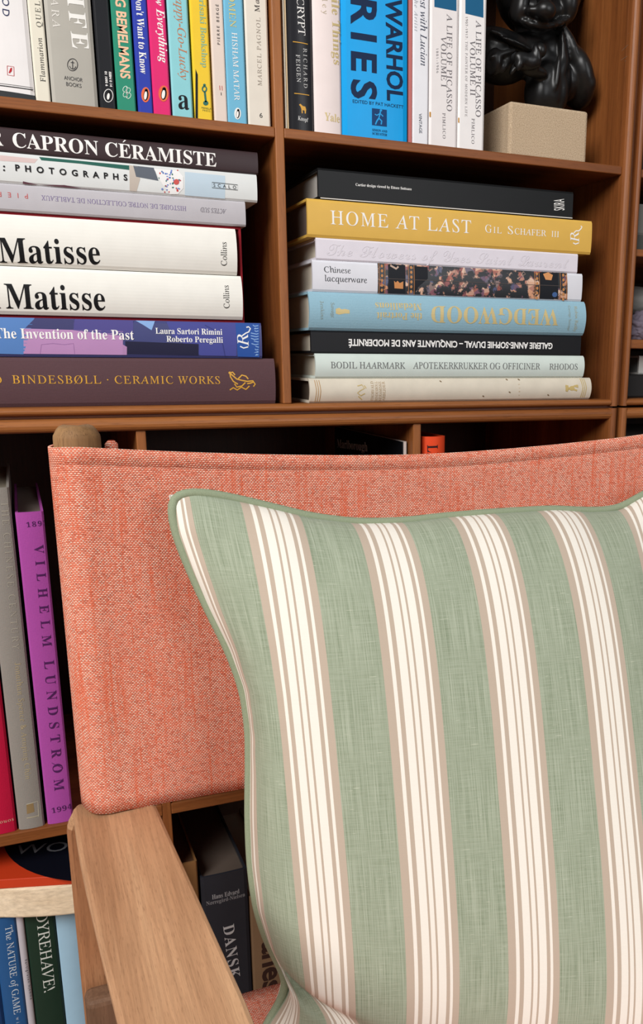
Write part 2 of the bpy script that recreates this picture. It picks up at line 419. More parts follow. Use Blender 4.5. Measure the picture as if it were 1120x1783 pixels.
b.stroke(ell(126.3, 113, 8.8, 10.5), 1.1, (40, 40, 44), closed=True).stroke([(126.3, 106), (126.6, 120)], 1.2, (40, 40, 44)).stroke([(123, 109), (129.5, 109.6)], 1, (40, 40, 44)).stroke([(121, 115), (123, 119), (126.6, 120.5), (130, 120), (131.8, 116)], 1.1, (40, 40, 44))
b.text('ANCHOR', 'n', (111.8, 138.5), (144, 143), 6.5, (60, 60, 62), 'publisher_lettering').text('BOOKS', 'n', (115.5, 149.5), (142, 153.2), 6.5, (60, 60, 62), 'publisher_lettering'); b.done()
b = standing((174.5, 187), (202.5, 189), .18, paper((26, 27, 31), .35), 'black paperback with white oval bird emblem', GUL)
b.text('ISBN 0 14', 'nb', (189.6, 125), (191.5, 151), 4, WHT, 'small_print').text('01 1095 6', 'nb', (182.2, 124), (184, 150), 4, WHT, 'small_print')
penguin(b, 188.8, 166.5, 7.2, 10.5, (30, 30, 34), WHT); b.done()
b = standing((205, 189), (238, 193), .195, paper((44, 140, 112), .4), 'green paperback with peach lettering and white leaf emblem', GUL)
b.text('ING BEMELMANS', 'nb', (199.5, -26), (210.5, 136), 17, (240, 196, 160))
for q in ((218, 155), (223, 158), (218.5, 164), (224, 167)): b.stroke(ell(q[0], q[1], 3.6, 5.2, 12, .5), .9, (225, 240, 225), closed=True)
b.stroke([(220.5, 151), (221.5, 172)], .9, (225, 240, 225)); b.done()
b = standing((241, 193), (267.3, 197), .185, paper((44, 62, 168), .4), 'blue paperback with white title and orange oval bird emblem', GUL)
b.text("Don't Want to Know", 'b', (235.5, -10), (244.5, 128), 12, WHT); penguin(b, 253.6, 165, 7.6, 13.2, (232, 110, 70)); b.done()
b = standing((268, 197), (298.5, 200), .185, paper((224, 40, 112), .4), 'pink paperback with white title and orange oval bird emblem', GUL)
b.text('I Saw Everything', 'bi', (268, -42), (279, 109), 13.5, WHT); penguin(b, 284.8, 163, 8.8, 14, (232, 110, 70)); b.done()
b = standing((301.3, 200), (337, 204), .185, paper((142, 206, 212), .45), 'aqua paperback with thin orange title', GUL)
b.text('Happy-Go-Lucky', 'i', (304, -22), (314.5, 138), 14, (196, 128, 92)).text('a', 'b', (311, 189), (329.5, 191.2), 24, (24, 24, 28), 'publisher_lettering', xh=True); b.done()
b = standing((340, 204), (370.6, 207.5), .175, paper((238, 200, 50), .4), 'yellow paperback with green key emblem', GUL)
b.text('Morisaki Bookshop', 'b', (345.5, -26), (351.8, 117), 10, (150, 184, 142))
b.poly([(340.5, 120), (344.5, 130), (344.8, 206), (340.3, 205.5)], (26, 28, 26), 'spine_edge_print')
b.stroke(ell(356, 155, 3.6, 4.6), 2.2, (52, 110, 96), closed=True).stroke([(356.5, 160), (358.5, 178)], 3.4, (52, 110, 96)).poly(ell(358.3, 179.5, 4.6, 4.2), (52, 110, 96), k=2).poly(ell(356, 148, 2.4, 2.2), (52, 110, 96), k=2)
b.text('MANILLA', 'n', (351, 189), (368, 191), 3, (90, 110, 60), 'publisher_lettering').text('PRESS', 'n', (353, 193.5), (366, 195), 3, (90, 110, 60), 'publisher_lettering'); b.done()
b = standing((374, 207.5), (397, 210.5), .18, paper((226, 210, 198), .55), 'narrow pale pink paperback with small black capitals', GUL)
b.text('PIERRE BERGÉ', 'n', (383.2, 78), (380.5, 8), 4.6, (40, 38, 38)).stroke([(382.5, 149), (383, 157)], .9, (190, 50, 50), 'printed_rule').stroke([(386.5, 149.5), (387, 157.5)], .9, (190, 50, 50), 'printed_rule').stroke([(385, 161), (385.3, 166)], 1, INK, 'printed_rule'); b.done()
b = standing((397.5, 210.5), (431, 214.3), .185, paper((112, 182, 212), .4), 'light blue paperback with white capitals and white oval bird emblem', GUL)
b.text('WOMEN', 'r', (396, -30), (400.5, 47), 11, (214, 204, 130)).text('HISHAM MATAR', 'r', (403.6, 56), (408.6, 175), 9, WHT); penguin(b, 413.8, 197.8, 5.8, 10.2, (240, 240, 236)); b.done()
b = standing((433, 214.3), (472, 219.5), .18, paper((226, 218, 204), .55, .08), 'cream paperback with faded title and number at its foot', GUL)
b.text('MARCEL PAGNOL', 'r', (456, 149.5), (453, 31), 7, (166, 156, 144)).text('Marius', 'r', (452.3, 21), (449.5, -28), 8.5, (60, 56, 54)).text('6', 'n', (452, 204.5), (457.3, 205.2), 8, (60, 60, 58), 'number_lettering'); b.done()

# ------------------------------------------------------------------ books standing on the upper right shelf
GUR = 'books standing on the upper right shelf'
b = standing((497.5, 222), (500.3, 223), .2, paper((240, 232, 212), .6), 'very thin cream booklet standing against the bookcase divider', GUR, kind='booklet'); b.done()
b = standing((501, 223), (503.6, 224), .2, paper((226, 200, 160), .6), 'very thin tan booklet standing beside black book', GUR, kind='booklet'); b.done()
b = standing((504.6, 224), (547, 229), .235, paper((34, 34, 38), .3), 'black hardback with white title, gold rules and gold dog emblem', GUR, True, .002, depth=.16)
b.text('CRYPT', 'r', (516.5, -4), (519.5, 61), 12, WHT).text('RICHARD', 'r', (527.8, 84), (529, 153), 6.5, (200, 200, 198)).text('FEIGEN', 'r', (515.3, 95), (517, 143), 6.5, (210, 210, 208))
b.stroke([(510, 72.5), (536, 77)], 1.2, (214, 160, 60), 'printed_rule').stroke([(512.5, 162.5), (538.6, 166)], 1.2, (214, 160, 60), 'printed_rule')
b.poly([(520.5, 182.5), (523, 181), (527, 185), (531.5, 186), (533, 191), (532.3, 198), (530.6, 198), (530.2, 193), (526.5, 192), (527, 197.5), (525.2, 197.5), (524.6, 190), (523, 185.5)], (214, 160, 60))
b.text('Knopf', 'b', (518.7, 209), (536.5, 213), 7, (200, 200, 198), 'publisher_lettering'); b.done()
b = standing((548.3, 229), (595.8, 234), .235, paper((236, 222, 218), .5), 'pinkish white hardback with gold title', GUR, True, .002, depth=.16)
b.text('Fragile Things', 'b', (575, -58), (581, 112), 14, (206, 186, 132)).text('Sisley', 'r', (558.5, -34), (562, 24), 9, (200, 186, 160)).text('Yale', 'b', (565, 209.5), (592, 213.5), 13.5, (214, 194, 140), 'publisher_lettering'); b.done()
b = standing((596.5, 234), (709.5, 247.5), .235, paper((4, 160, 230), .35), 'thick bright blue book with large dark lettering', GUR, bulge=.0015, depth=.16)
NV = (10, 36, 70)
b.text('WARHOL', 'nb', (672, -5), (674.7, 175), 28, NV).text('RIES', 'nb', (612.3, -5), (613.3, 170), 43, NV).text('EDITED BY PAT HACKETT', 'n', (614.5, 178.8), (703, 189), 5.6, NV, 'author_lettering')
b.poly([(647.5, 188.5), (673.5, 191.5), (673.5, 221), (647.5, 218)], (14, 60, 110), k=1)
BL = (40, 160, 226)
b.stroke([(662.5, 193.5), (661, 200), (659.5, 206), (664.5, 211), (663.5, 217)], 2.2, BL).stroke([(659.5, 206), (656, 211), (653.5, 217)], 2.2, BL).stroke([(661.5, 198), (656, 201), (652.5, 199)], 1.5, BL).stroke([(662, 198), (667, 203)], 1.6, BL).poly(ell(663, 192.5, 2.2, 2), BL, k=2)
b.text('SIMON AND', 'b', (648, 228.2), (674, 231.2), 4, NV, 'publisher_lettering').text('SCHUSTER', 'b', (648, 234.3), (674, 237.3), 4, NV, 'publisher_lettering'); b.done()
b = standing((712, 247), (717.6, 249), .2, paper((190, 112, 108), .5), 'thin faded red paperback beside thick blue book', GUR); b.done()
b = standing((718.2, 249), (746, 251), .2, paper((232, 232, 236), .45), 'narrow white paperback with grey lower case title', GUR)
b.text('Breakfast with Lucian', 'i', (731.5, -62), (732.5, 114), 11, (66, 74, 92)).text('of the Artist', 'i', (721.3, -24), (721.8, 54), 6, (170, 174, 182)).text('VINTAGE', 'n', (729.3, 197.5), (730, 232), 5, (70, 78, 92), 'publisher_lettering'); b.done()
TEAL = (20, 92, 132); GR = (112, 108, 112)
b = standing((747.3, 251), (796, 257), .235, paper((234, 228, 226), .45), 'white paperback with teal top panel and volume one title', GUR, depth=.15)
b.poly([(756.5, -30), (795, -30), (795, 19.5), (756.5, 12)], TEAL, 'spine_panel')
b.text('A LIFE OF PICASSO', 'r', (778.3, 24), (778, 193), 9, GR).text('VOLUME I', 'r', (768, 63), (768.4, 151), 9, GR).text('1881-1906', 'r', (759.5, 84), (760, 127), 4, (150, 146, 148)).text('PIMLICO', 'r', (770.5, 196.5), (771, 241), 5, GR, 'publisher_lettering')
b.poly([(747.5, 194.5), (750.5, 195), (750.5, 203.5), (747.5, 203)], (196, 140, 50), 'printed_mark'); b.done()
b = standing((797, 257), (842.5, 262.5), .235, paper((238, 234, 232), .45), 'white paperback with teal top panel and volume two title beside the bust', GUR, depth=.15)
b.poly([(810.5, -30), (842, -30), (842, 31), (810.5, 23.5)], TEAL, 'spine_panel')
b.text('A LIFE OF PICASSO', 'r', (829, 35), (828.3, 203), 9, GR).text('VOLUME II', 'r', (818.5, 70), (819, 166), 9, GR).text('1907-1917: THE PAINTER OF MODERN LIFE', 'r', (810.7, 29), (809.6, 203), 4, (150, 146, 148)).text('PIMLICO', 'r', (821.5, 206), (821, 250), 5, GR, 'publisher_lettering')
b.poly([(797.3, 204.5), (800, 205), (800, 213.5), (797.3, 213)], (196, 140, 50), 'printed_mark'); b.done()

# ------------------------------------------------------------------ the stack of lying books on the left
GLS = 'books lying in the left stack'; GRS = 'books lying in the right stack'
def lying(pt, pb, pl, pr, cover, label, group, hard=True, bulge=.0, Y=.004, depth=.24, kind=None, pg=(222, 212, 192), board=.0024, zb=None):
    """pt, pb: sight lines on the top and bottom edge; pl, pr: on the left and right end"""
    z1 = zs(*pt, Y); z0 = zs(*pb, Y) if zb is None else zb
    return Book('x', z0+.0002, z1, xs(*pl, Y), xs(*pr, Y), Y, depth, cover, label, group, kind or ('hardcover_book' if hard else 'paperback_book'), hard, bulge, pg, board)
LX = (-60, 640)
b = lying((300, 623.3), (300, 705), LX, (478.5, 665), cloth((92, 66, 70)), 'maroon cloth hardback with gold capitals, bottom of left stack', GLS, bulge=.003, Y=.006, zb=ZB)
z1 = b.hi
GD = (214, 160, 60)
b.text('BINDESBØLL · CERAMIC WORKS', 'r', (22, 667.6), (383, 668.3), 13.5, GD).text('THORVALD', 'r', (-110, 667.6), (3.5, 667.6), 13.5, GD)
for q in ([(398, 648), (404, 653), (412, 660), (420, 662)], [(400, 647), (401, 656), (406, 664), (414, 669)], [(414, 660), (421, 653), (428, 655), (432, 660)], [(420, 662), (430, 664), (440, 663), (444, 669), (441, 673)], [(400, 679), (406, 675), (413, 679), (420, 674), (428, 678), (434, 672)], [(408, 668), (412, 674), (421, 672), (427, 666)], [(398, 650), (405, 648), (409, 653)], [(430, 668), (436, 667), (441, 665)]): b.stroke(q, 2.2, GD)
b.done()
b = lying((300, 559), (300, 622), LX, (455.5, 590), paper((70, 74, 122), .3), 'blue and violet photographic jacket hardback with white lettering', GLS, bulge=.001, Y=.005, zb=z1)
z2 = b.hi
b.poly([(-40, 549.5), (60, 552), (41, 617), (-40, 615)], (88, 130, 190), 'jacket_print').poly([(41, 572), (214, 577), (214, 618), (41, 616)], (186, 140, 186), 'jacket_print').poly([(62, 553), (130, 556), (128, 574), (44, 571)], (66, 66, 110), 'jacket_print').poly([(128, 556), (232, 558), (232, 587), (128, 575)], (82, 76, 140), 'jacket_print')
b.poly([(236, 558), (270, 559), (264, 575), (250, 566)], (140, 176, 226), 'jacket_print').poly([(218, 594), (346, 599), (346, 619), (218, 617)], (36, 36, 62), 'jacket_print').poly([(290, 560), (412, 562), (412, 620), (350, 619), (300, 585)], (74, 78, 150), 'jacket_print', 1).poly([(410, 562), (452, 563), (452, 622), (414, 621)], (44, 84, 160), 'jacket_print', 2)
b.poly([(214, 600), (221, 604), (221, 618), (214, 618)], (180, 136, 180), 'jacket_print', 2).stroke([(70, 616), (72, 600), (92, 598), (112, 600), (128, 598), (130, 616)], 1, (160, 116, 166), 'jacket_print', k=2)
for i in range(12): b.stroke([(442+random.uniform(-6, 8), 566+4.6*i), (446+random.uniform(-4, 5), 568+4.6*i), (450, 567+4.6*i)], 1.3, (150, 186, 230), 'jacket_print', k=3)
b.stroke([(357, 566), (372, 574), (388, 600), (392, 620)], 1.2, (58, 62, 124), 'jacket_print', k=3)
b.text('The Invention of the Past', 'b', (-8, 588.8), (233.5, 591.5), 17, WHT, k=4).text('Laura Sartori Rimini', 'b', (271, 581), (387, 583), 10, WHT, 'author_lettering', 4).text('Roberto Peregalli', 'b', (290, 595), (388, 597), 10, WHT, 'author_lettering', 4).text('R', 'i', (433, 603), (431.5, 582), 19, WHT, 'emblem', 4).stroke([(421, 585), (428, 580), (433, 578), (436, 572), (433, 569), (429, 570)], 2, WHT, 'emblem', k=4).stroke([(432, 604), (424, 606), (418, 603)], 2, WHT, 'emblem', k=4); b.done()
# red slipcase with two white volumes
zc0, zc1 = z2, zs(300, 387, .006)
xa, xb, Yc, Dc = xs(-60, 480, .006), xs(423.5, 480, .006), .006, .235
sr = top('slipcase', ((xa+xb)/2, Yc, zc0), 'dark red open-fronted slipcase holding two white volumes', 'slipcase')
tkc = .0021; RED = cloth((150, 34, 44))
zin0, zin1 = zc0+tkc, zc1-tkc
prof = [(xa, zc0), (xb, zc0), (xb, zc1), (xa, zc1)]; pin = [(xa+tkc, zin0), (xb-tkc, zin0), (xb-tkc, zin1), (xa+tkc, zin1)]
vs = [(x, y, z) for y in (Yc+.002, Yc+Dc) for x, z in prof]+[(x, y, z) for y in (Yc+.002, Yc+Dc-tkc) for x, z in pin]
fs = []
for i in range(4):
    j = (i+1) % 4
    fs += [(i, j, 4+j, 4+i), (8+i, 8+j, 12+j, 12+i), (i, j, 8+j, 8+i)]
fs += [(4, 5, 6, 7), (12, 13, 14, 15)]
mesh('case', vs, fs, RED, sr)
zm = zs(200, 471, .006)
for nm, a, c, pt, col_, lab, tx in (('low', zin0, zm, None, (11, 537, 184, 540.3), 'white volume with black title, lower of two in red slipcase', (399.5, 537, 398, 497)),
                                ('up', zm, zin1, None, (0, 457, 175.5, 460), 'white volume with black title, upper of two in red slipcase', (395, 463, 394, 422))):
    b = Book('x', a+.0003, c-.0003, xa+tkc+.001, xb-tkc-.0005 if nm == 'low' else xb-tkc-.004, .004, .22, paper((238, 235, 226), .4), lab, 'white volumes in red slipcase', 'hardcover_book', True, .004)
    b.text('Matisse', 'b', col_[:2], col_[2:], 42, (20, 20, 22)).text('Collins', 'r', tx[:2], tx[2:], 10, (60, 58, 56), 'publisher_lettering')
    if nm == 'low': b.text('Henri', 'b', (-112, 534), (1.5, 536.8), 42, (20, 20, 22))
    b.done()
b = lying((300, 341.5), (300, 386), LX, (427.3, 370), paper((190, 186, 190), .6, .08), 'pale grey paperback with upside-down lilac title, on red slipcase', GLS, hard=False, bulge=.001, zb=zc1)
z3 = b.hi
LIL = (134, 120, 160)
b.text('HISTOIRE DE NOTRE COLLECTION DE TABLEAUX', 'r', (324, 359.5), (71.5, 340), 8, LIL).text('ACTES SUD', 'i', (394, 364.5), (349, 361), 8, (120, 114, 124), 'publisher_lettering').text('PIERRE', 'n', (48, 337.5), (-40, 331), 8.5, (200, 96, 96)); b.done()
b = lying((300, 291), (300, 341), LX, (447.5, 330), paper((222, 224, 222), .35), 'white photographic jacket hardback with flowered jug print', GLS, bulge=.0012, zb=z3)
z4 = b.hi
b.poly([(68, 273), (225, 288), (225, 296), (140, 285), (72, 279)], (40, 96, 84), 'jacket_print').poly([(40, 315.5), (68, 322), (112, 322), (150, 329), (215, 333), (40, 320)], (96, 60, 70), 'jacket_print')
b.poly([(232, 288), (268, 292), (276, 315), (237, 308)], (96, 102, 112), 'jacket_print').poly([(225, 287), (240, 290), (244, 312), (238, 333), (226, 332)], (196, 184, 172), 'jacket_print').poly([(322, 299), (392, 306), (392, 346), (322, 340)], (192, 210, 222), 'jacket_print').poly([(0, 270), (66, 277), (60, 284), (0, 280)], (214, 190, 186), 'jacket_print')
b.poly([(268, 294), (310, 297), (319, 308), (319, 328), (310, 338), (296, 338), (282, 320)], (240, 238, 236), 'jacket_print', 2)
for i in range(46):
    t = random.random(); q = (random.uniform(272+10*t, 317), 296+t*40)
    b.poly(ell(*q, random.uniform(1, 2.2), random.uniform(1, 2), 8), random.choice(((90, 120, 190), (200, 70, 70), (70, 120, 110), (120, 140, 200))), 'jacket_print', 3)
b.poly(ell(307, 317, 5, 5, 12), (206, 90, 84), 'jacket_print', 4)
b.text('PHOTOGRAPHS', 'nb', (27, 297.3), (222, 314.5), 10.5, (20, 20, 22), k=4).poly(ell(7, 296.5, 1.7, 1.7, 10), (20, 20, 22), 'title_lettering', 4).poly(ell(7, 290, 1.7, 1.7, 10), (20, 20, 22), 'title_lettering', 4)
b.text('SCALO', 'n', (371.5, 325), (411, 329.3), 5.5, (60, 64, 66), 'publisher_lettering', 4).stroke([(369, 317.5), (413.5, 322), (413.5, 331), (369, 326.8)], .8, (80, 84, 86), 'publisher_lettering', True, 4); b.done()
b = lying((300, 250.5), (300, 291), LX, (449, 285), paper((62, 48, 50), .4), 'dark brown hardback with large white serif title, topmost of left stack', GLS, bulge=.001, zb=z4)
b.text('CAPRON CÉRAMISTE', 'b', (23, 256), (377, 290.5), 24, (246, 244, 240)).text('ROGER', 'b', (-118, 242), (6, 254), 25, (246, 244, 240)); b.done()

# ------------------------------------------------------------------ the stack of lying books on the right
b = lying((780, 658.5), (780, 697), (538.6, 700), (1026.8, 675), paper((214, 204, 186), .6, .12), 'worn cream vellum book with gold bands, bottom of right stack', GRS, bulge=.004, zb=ZB, pg=(90, 76, 62), depth=.22)
z1 = b.hi; GC = (196, 172, 112)
for x in (549.5, 553.2, 557): b.stroke([(x-1, 662), (x+1, 680), (x, 700)], 1.1, (180, 140, 90), 'gold_band')
for x in (1014, 1017, 1020.2): b.stroke([(x-2, 659), (x, 675), (x-2, 692)], 1.1, (196, 172, 112), 'gold_band')
for i, (x, t) in enumerate(((651, 'THORVALD'), (658, 'BINDESBOLL'), (664.6, 'KERAMISKE'), (671, 'ARBEJDER'))): b.text(t, 'r', (x, 698), (x-1, 664), 4.6, (176, 148, 110))
b.stroke([(622, 672), (630, 670), (634, 676), (627, 680), (622, 684), (628, 689), (635, 685)], 1.6, GC).stroke([(624, 690), (631, 696)], 1.6, GC).stroke([(634, 671), (637, 676)], 1.4, GC)
b.stroke([(984, 672), (990, 676), (1000, 672), (1005, 671)], 2.4, GC).stroke([(985, 680), (992, 676), (1004, 680)], 2.4, GC).poly(ell(995, 676, 4.5, 4), GC, k=3).poly([(984, 670), (989, 671), (988, 682), (984, 681)], GC, k=3).poly([(1000, 670.5), (1006, 670), (1006, 675), (1001, 674)], GC, k=3)
b.text('1915', 'n', (905.5, 688), (905, 668), 3, (206, 184, 150))
for i, q in enumerate(((842, 690), (887, 683), (884, 661), (768, 664), (905, 661), (955, 688))): b.poly(ell(*q, 2.2, 1.2, 8, .6), (128, 108, 82), 'stain', 1+i*.01)
b.done()
b = lying((780, 617.5), (780, 658), (548.6, 640), (1015.5, 640), paper((210, 220, 212), .5), 'pale grey-green hardback with grey capitals', GRS, bulge=.003, zb=z1, depth=.22)
z2 = b.hi; G2 = (104, 104, 104)
b.text('BODIL HAARMARK', 'r', (575.7, 641), (705.7, 642), 11, G2).text('APOTEKERKRUKKER OG OFFICINER', 'r', (718.6, 641.8), (940, 643.2), 11, G2).text('RHODOS', 'r', (956, 643.3), (1005, 643.3), 10, G2, 'publisher_lettering'); b.done()
b = lying((780, 580), (780, 616.5), (541.5, 595), (1011.8, 600), paper((24, 24, 27), .4), 'black hardback with upside-down white capitals, under blue cloth book', GRS, bulge=.0, zb=z2, depth=.225)
z3 = b.hi
b.text('GALERIE ANNE-SOPHIE DUVAL – CINQUANTE ANS DE MODERNITÉ', 'nb', (962.5, 597.5), (607, 590.6), 11, WHT); b.done()
b = lying((780, 516.5), (780, 579.5), (537, 545), (1016.5, 555), cloth((150, 188, 204)), 'light blue cloth hardback with upside-down gold lettering', GRS, bulge=.005, zb=z3, depth=.235)
z4 = b.hi; GW = (206, 186, 132)
b.text('WEDGWOOD', 'b', (972, 539.6), (750, 532.5), 28, GW).text('Medallions', 'b', (734, 528.8), (653, 527), 12, GW).text('the Portrait', 'b', (734, 545.6), (655, 544), 12, GW)
b.text('Jenkins', 'r', (557, 524), (558, 556), 6, (150, 160, 150), 'author_lettering').text('Savage', 'r', (575.5, 527), (576.3, 553), 6, (150, 160, 150), 'author_lettering').text('Robin Reilly', 'r', (1000.5, 533), (1000, 577), 5, (176, 170, 140), 'author_lettering').text('George Savage', 'r', (990, 532), (989, 576), 4, (156, 164, 150), 'author_lettering', 2.01)
b.poly([(584, 538), (590, 536), (594, 539), (600, 538), (608, 540), (608, 546), (600, 546), (594, 547), (590, 548), (584, 546)], GW); b.done()
b = lying((780, 464.5), (780, 516), (544, 480), (1013.3, 500), paper((222, 222, 228), .35), 'white hardback with long panel of black and gold lacquer print', GRS, bulge=.001, zb=z4, depth=.225)
z5 = b.hi
k = NT('lacquer_print'); v = k.coords(scale=(1, 1, 1))
blk, fig = (.012, .014, .018), k.noise(v, 95, 4, .65)
vor = k.n('TexVoronoi'); vor.inputs['Scale'].default_value = 150; k.l(v, vor.inputs['Vector'])
tint = k.ramp(vor.outputs['Color'], [(.0, lin((206, 132, 84))), (.35, lin((226, 190, 166))), (.55, lin((160, 84, 70))), (.75, lin((70, 84, 120))), (1, lin((200, 150, 90)))])
k.l(k.mix(k.ramp(fig, [(.50, (0, 0, 0)), (.56, (1, 1, 1))]), blk, tint), k.b.inputs['Base Color']); k.b.inputs['Roughness'].default_value = .35
b.poly([(657.7, 457.6), (988, 475.3), (988.5, 522), (658, 510.5)], (20, 20, 24), 'lacquer_panel', 1)
k2 = (26, 28, 34)
for i, q in enumerate(([(676, 460), (706, 461.5), (706, 512), (676, 511)], [(720, 463), (745, 465), (745, 485), (728, 500), (722, 512), (720, 512)], [(940, 474), (972, 475), (972, 521), (940, 519)])): b.poly(q, k2, 'panel_ground', 2+i*.01)
OR = (206, 140, 86)
b.poly([(686, 489), (689, 492), (692, 489), (696, 493), (702, 490), (702, 503), (687, 502)], OR, 'figure_print', 3).stroke([(680, 462), (690, 468), (694, 464)], 3, (196, 168, 150), 'figure_print', k=3).poly([(946, 477), (955, 474), (963, 479), (960, 488), (950, 487)], (216, 150, 96), 'figure_print', 3).poly(ell(966, 513, 4.5, 4.5, 10), (70, 100, 150), 'figure_print', 3)
for x, yt, yb in ((660, 457.8, 510.6), (670, 458.4, 511), (711, 460.6, 512.3), (721, 461.2, 512.7), (931, 472.5, 520), (939, 473, 520.3), (975.5, 475, 521.5), (986.5, 475.5, 522)): b.stroke([(x, yt), (x+.3, yb)], 1, (176, 120, 76), 'panel_border', k=4)
for i in range(6):
    for x in (665, 716, 935, 981): b.poly(ell(x, 463+(x-660)*.05+i*8.4, 2.1, 2.8, 8), (196, 136, 84), 'panel_border', 4+(x-600)*1e-4)
b.stroke([(658, 484.5), (988, 498.5)], .7, (90, 80, 76), 'panel_border', k=4)
b.text('Chinese', 'r', (564.3, 474), (610.6, 476), 10, (60, 62, 66)).text('lacquerware', 'r', (565, 489.4), (639, 492.8), 10.5, (60, 62, 66)); b.done(mats={'lacquer_panel': k.m})
b = lying((780, 428), (780, 464), (550.5, 430), (1006, 460), paper((226, 220, 228), .5), 'white hardback with faint embossed script title, under yellow book', GRS, zb=z5, depth=.22)
z6 = b.hi
b.text('The Flowers of Yves Saint Laurent', 's', (568.6, 444), (990, 467.5), 19, (223, 217, 224)); b.done()
b = lying((780, 364.8), (780, 426.5), (535, 380), (1030, 410), paper((222, 178, 84), .4), 'mustard yellow hardback with white serif title, second from top of right stack', GRS, bulge=.001, zb=z6, depth=.245, pg=(120, 104, 96))
z7 = b.hi
b.text('HOME AT LAST', 'r', (575.7, 390.3), (820, 406.3), 23, WHT).text('G', 'r', (844.6, 404.7), (856, 405.5), 13.5, WHT, 'author_lettering').text('IL', 'r', (859, 405.7), (873, 406.7), 10.5, WHT, 'author_lettering').text('S', 'r', (884, 407.2), (893, 407.9), 13.5, WHT, 'author_lettering').text('CHAFER', 'r', (896, 408), (951, 411.6), 10.5, WHT, 'author_lettering').text('III', 'r', (960, 412.3), (973, 413.2), 10, WHT, 'author_lettering').text('R', 'i', (1008.5, 422), (1007.5, 404), 15, WHT, 'emblem').stroke([(999, 406), (1003, 402), (1008, 402), (1012, 398), (1013.5, 395), (1011.5, 393.5)], 1.6, WHT, 'emblem').stroke([(1008, 423), (1002, 425), (998, 423)], 1.6, WHT, 'emblem'); b.done()
b = lying((780, 313.5), (780, 363.5), (554, 315), (998, 355), paper((21, 22, 23), .4), 'black hardback with tiny white title, topmost of right stack', GRS, bulge=.0, zb=z7, depth=.23, pg=(190, 186, 180))
b.text('Cartier design viewed by Ettore Sottsass', 'b', (619.4, 323.6), (716.6, 331.4), 4.6, WHT).text('SKIRA', 'n', (983, 366), (982.4, 346.5), 18, WHT, 'publisher_lettering')
b.stroke([(558, 344.5), (997, 379.8)], 1.5, (226, 220, 210), 'jacket_edge'); b.done()

# ------------------------------------------------------------------ bust
Yb = .012
x0, x1 = xs(886, 268, Yb), xs(1021, 282, Yb); ztop = zs(950, 183.5, Yb)
k = NT('sandstone'); v = k.coords(); n1 = k.noise(v, 1000, 4, .7); n2 = k.noise(v, 30, 3)
c = k.ramp(n1, [(.3, lin((150, 128, 102))), (.5, lin((196, 172, 142))), (.72, lin((226, 204, 174)))])
k.l(k.mix(k.math('MULTIPLY', n2, .2), c, lin((150, 128, 102))), k.b.inputs['Base Color']); k.b.inputs['Roughness'].default_value = .95; k.bump(n1, .5, .001)
br = top('portrait_bust', ((x0+x1)/2, Yb+.045, ZSH), 'black bronze bust of a man on pale stone block', 'sculpture')
box('plinth', (x0, Yb, ZSH+.0002), (x1, Yb+.09, ztop), k.m, br, .003, label='rough pale stone block')
k = NT('black_bronze'); nz = k.noise(k.coords(), 40, 3); k.l(k.ramp(nz, [(.3, (.004, .004, .0045)), (.7, (.010, .0095, .009))]), k.b.inputs['Base Color']); k.b.inputs['Roughness'].default_value = .36; k.b.inputs['Specular IOR Level'].default_value = .4
def ball(bm, px, py, Y, rx, ry, rz, rot=0, tilt=0):
    c = P(px, py, Y); s = (P(px+1, py, Y)-c).length
    m = Matrix.Translation(c) @ Matrix.Rotation(rot, 4, 'Y') @ Matrix.Rotation(tilt, 4, 'X') @ Matrix.Diagonal((rx*s, ry*s, rz*s, 1))
    bmesh.ops.create_icosphere(bm, subdivisions=3, radius=1, matrix=m)
bm = bmesh.new()
for a in ((938, 160, .05, 20, 26, 34), (952, 158, .048, 26, 26, 34), (966, 160, .05, 20, 26, 34), (950, 118, .06, 42, 28, 30), (955, 138, .042, 26, 16, 24, .2), (972, 128, .042, 12, 14, 34, .35),
          (988, 112, .058, 13, 34, 58, -.42), (1000, 134, .058, 20, 40, 46, -.42), (1007, 152, .058, 18, 38, 22, -.3), (985, 140, .06, 20, 30, 30), (978, 98, .040, 5, 9, 36, -.06), (984, 106, .042, 5, 9, 40, -.22), (970, 126, .03, 4, 7, 26, .1),
          (872, 102, .072, 52, 40, 36), (915, 98, .066, 60, 36, 30), (955, 96, .066, 50, 34, 32), (880, 76, .064, 56, 34, 14, .2), (892, 72, .045, 42, 9, 5, .24), (902, 78, .038, 30, 8, 4, .22), (876, 94, .034, 26, 8, 5, -.35), (860, 108, .042, 10, 20, 20), (880, 112, .036, 6, 8, 16, .5), (896, 118, .038, 5, 8, 14, .6),
          (941, 88, .028, 10, 10, 11), (912, 102, .020, 17, 9, 9, .12), (905, 110, .018, 6, 7, 12, .3), (926, 106, .019, 12, 8, 12, -.1), (935, 97, .017, 6, 8, 17, -.25), (916, 116, .024, 22, 12, 5, .05), (930, 124, .03, 24, 14, 8, .1),
          (937, 64, .078, 38, 34, 30), (938, -16, .085, 66, 62, 62), (940, 26, .066, 50, 38, 22), (949, 19, .016, 17, 17, 14), (930, 21, .022, 14, 12, 7, .12), (948, -12, .022, 11, 14, 34),
          (906, 8, .036, 13, 18, 26, .22), (986, 6, .048, 16, 24, 28, -.1), (1002, -18, .09, 12, 18, 24),
          *((x, y, yy, 15, 10, 5.2, r_) for x, y, yy, r_ in ((903, 33, .045, .5), (911, 38.5, .036, .4), (921, 43, .030, .25), (932, 46, .027, .1), (944, 47, .027, 0), (956, 45.5, .029, -.15), (968, 42.5, .034, -.25), (978, 38, .042, -.35)))):
    ball(bm, *a)
me = bpy.data.meshes.new('figure'); off = origin(br)
for q in bm.verts: q.co -= off
bm.to_mesh(me); bm.free(); me.materials.append(k.m)
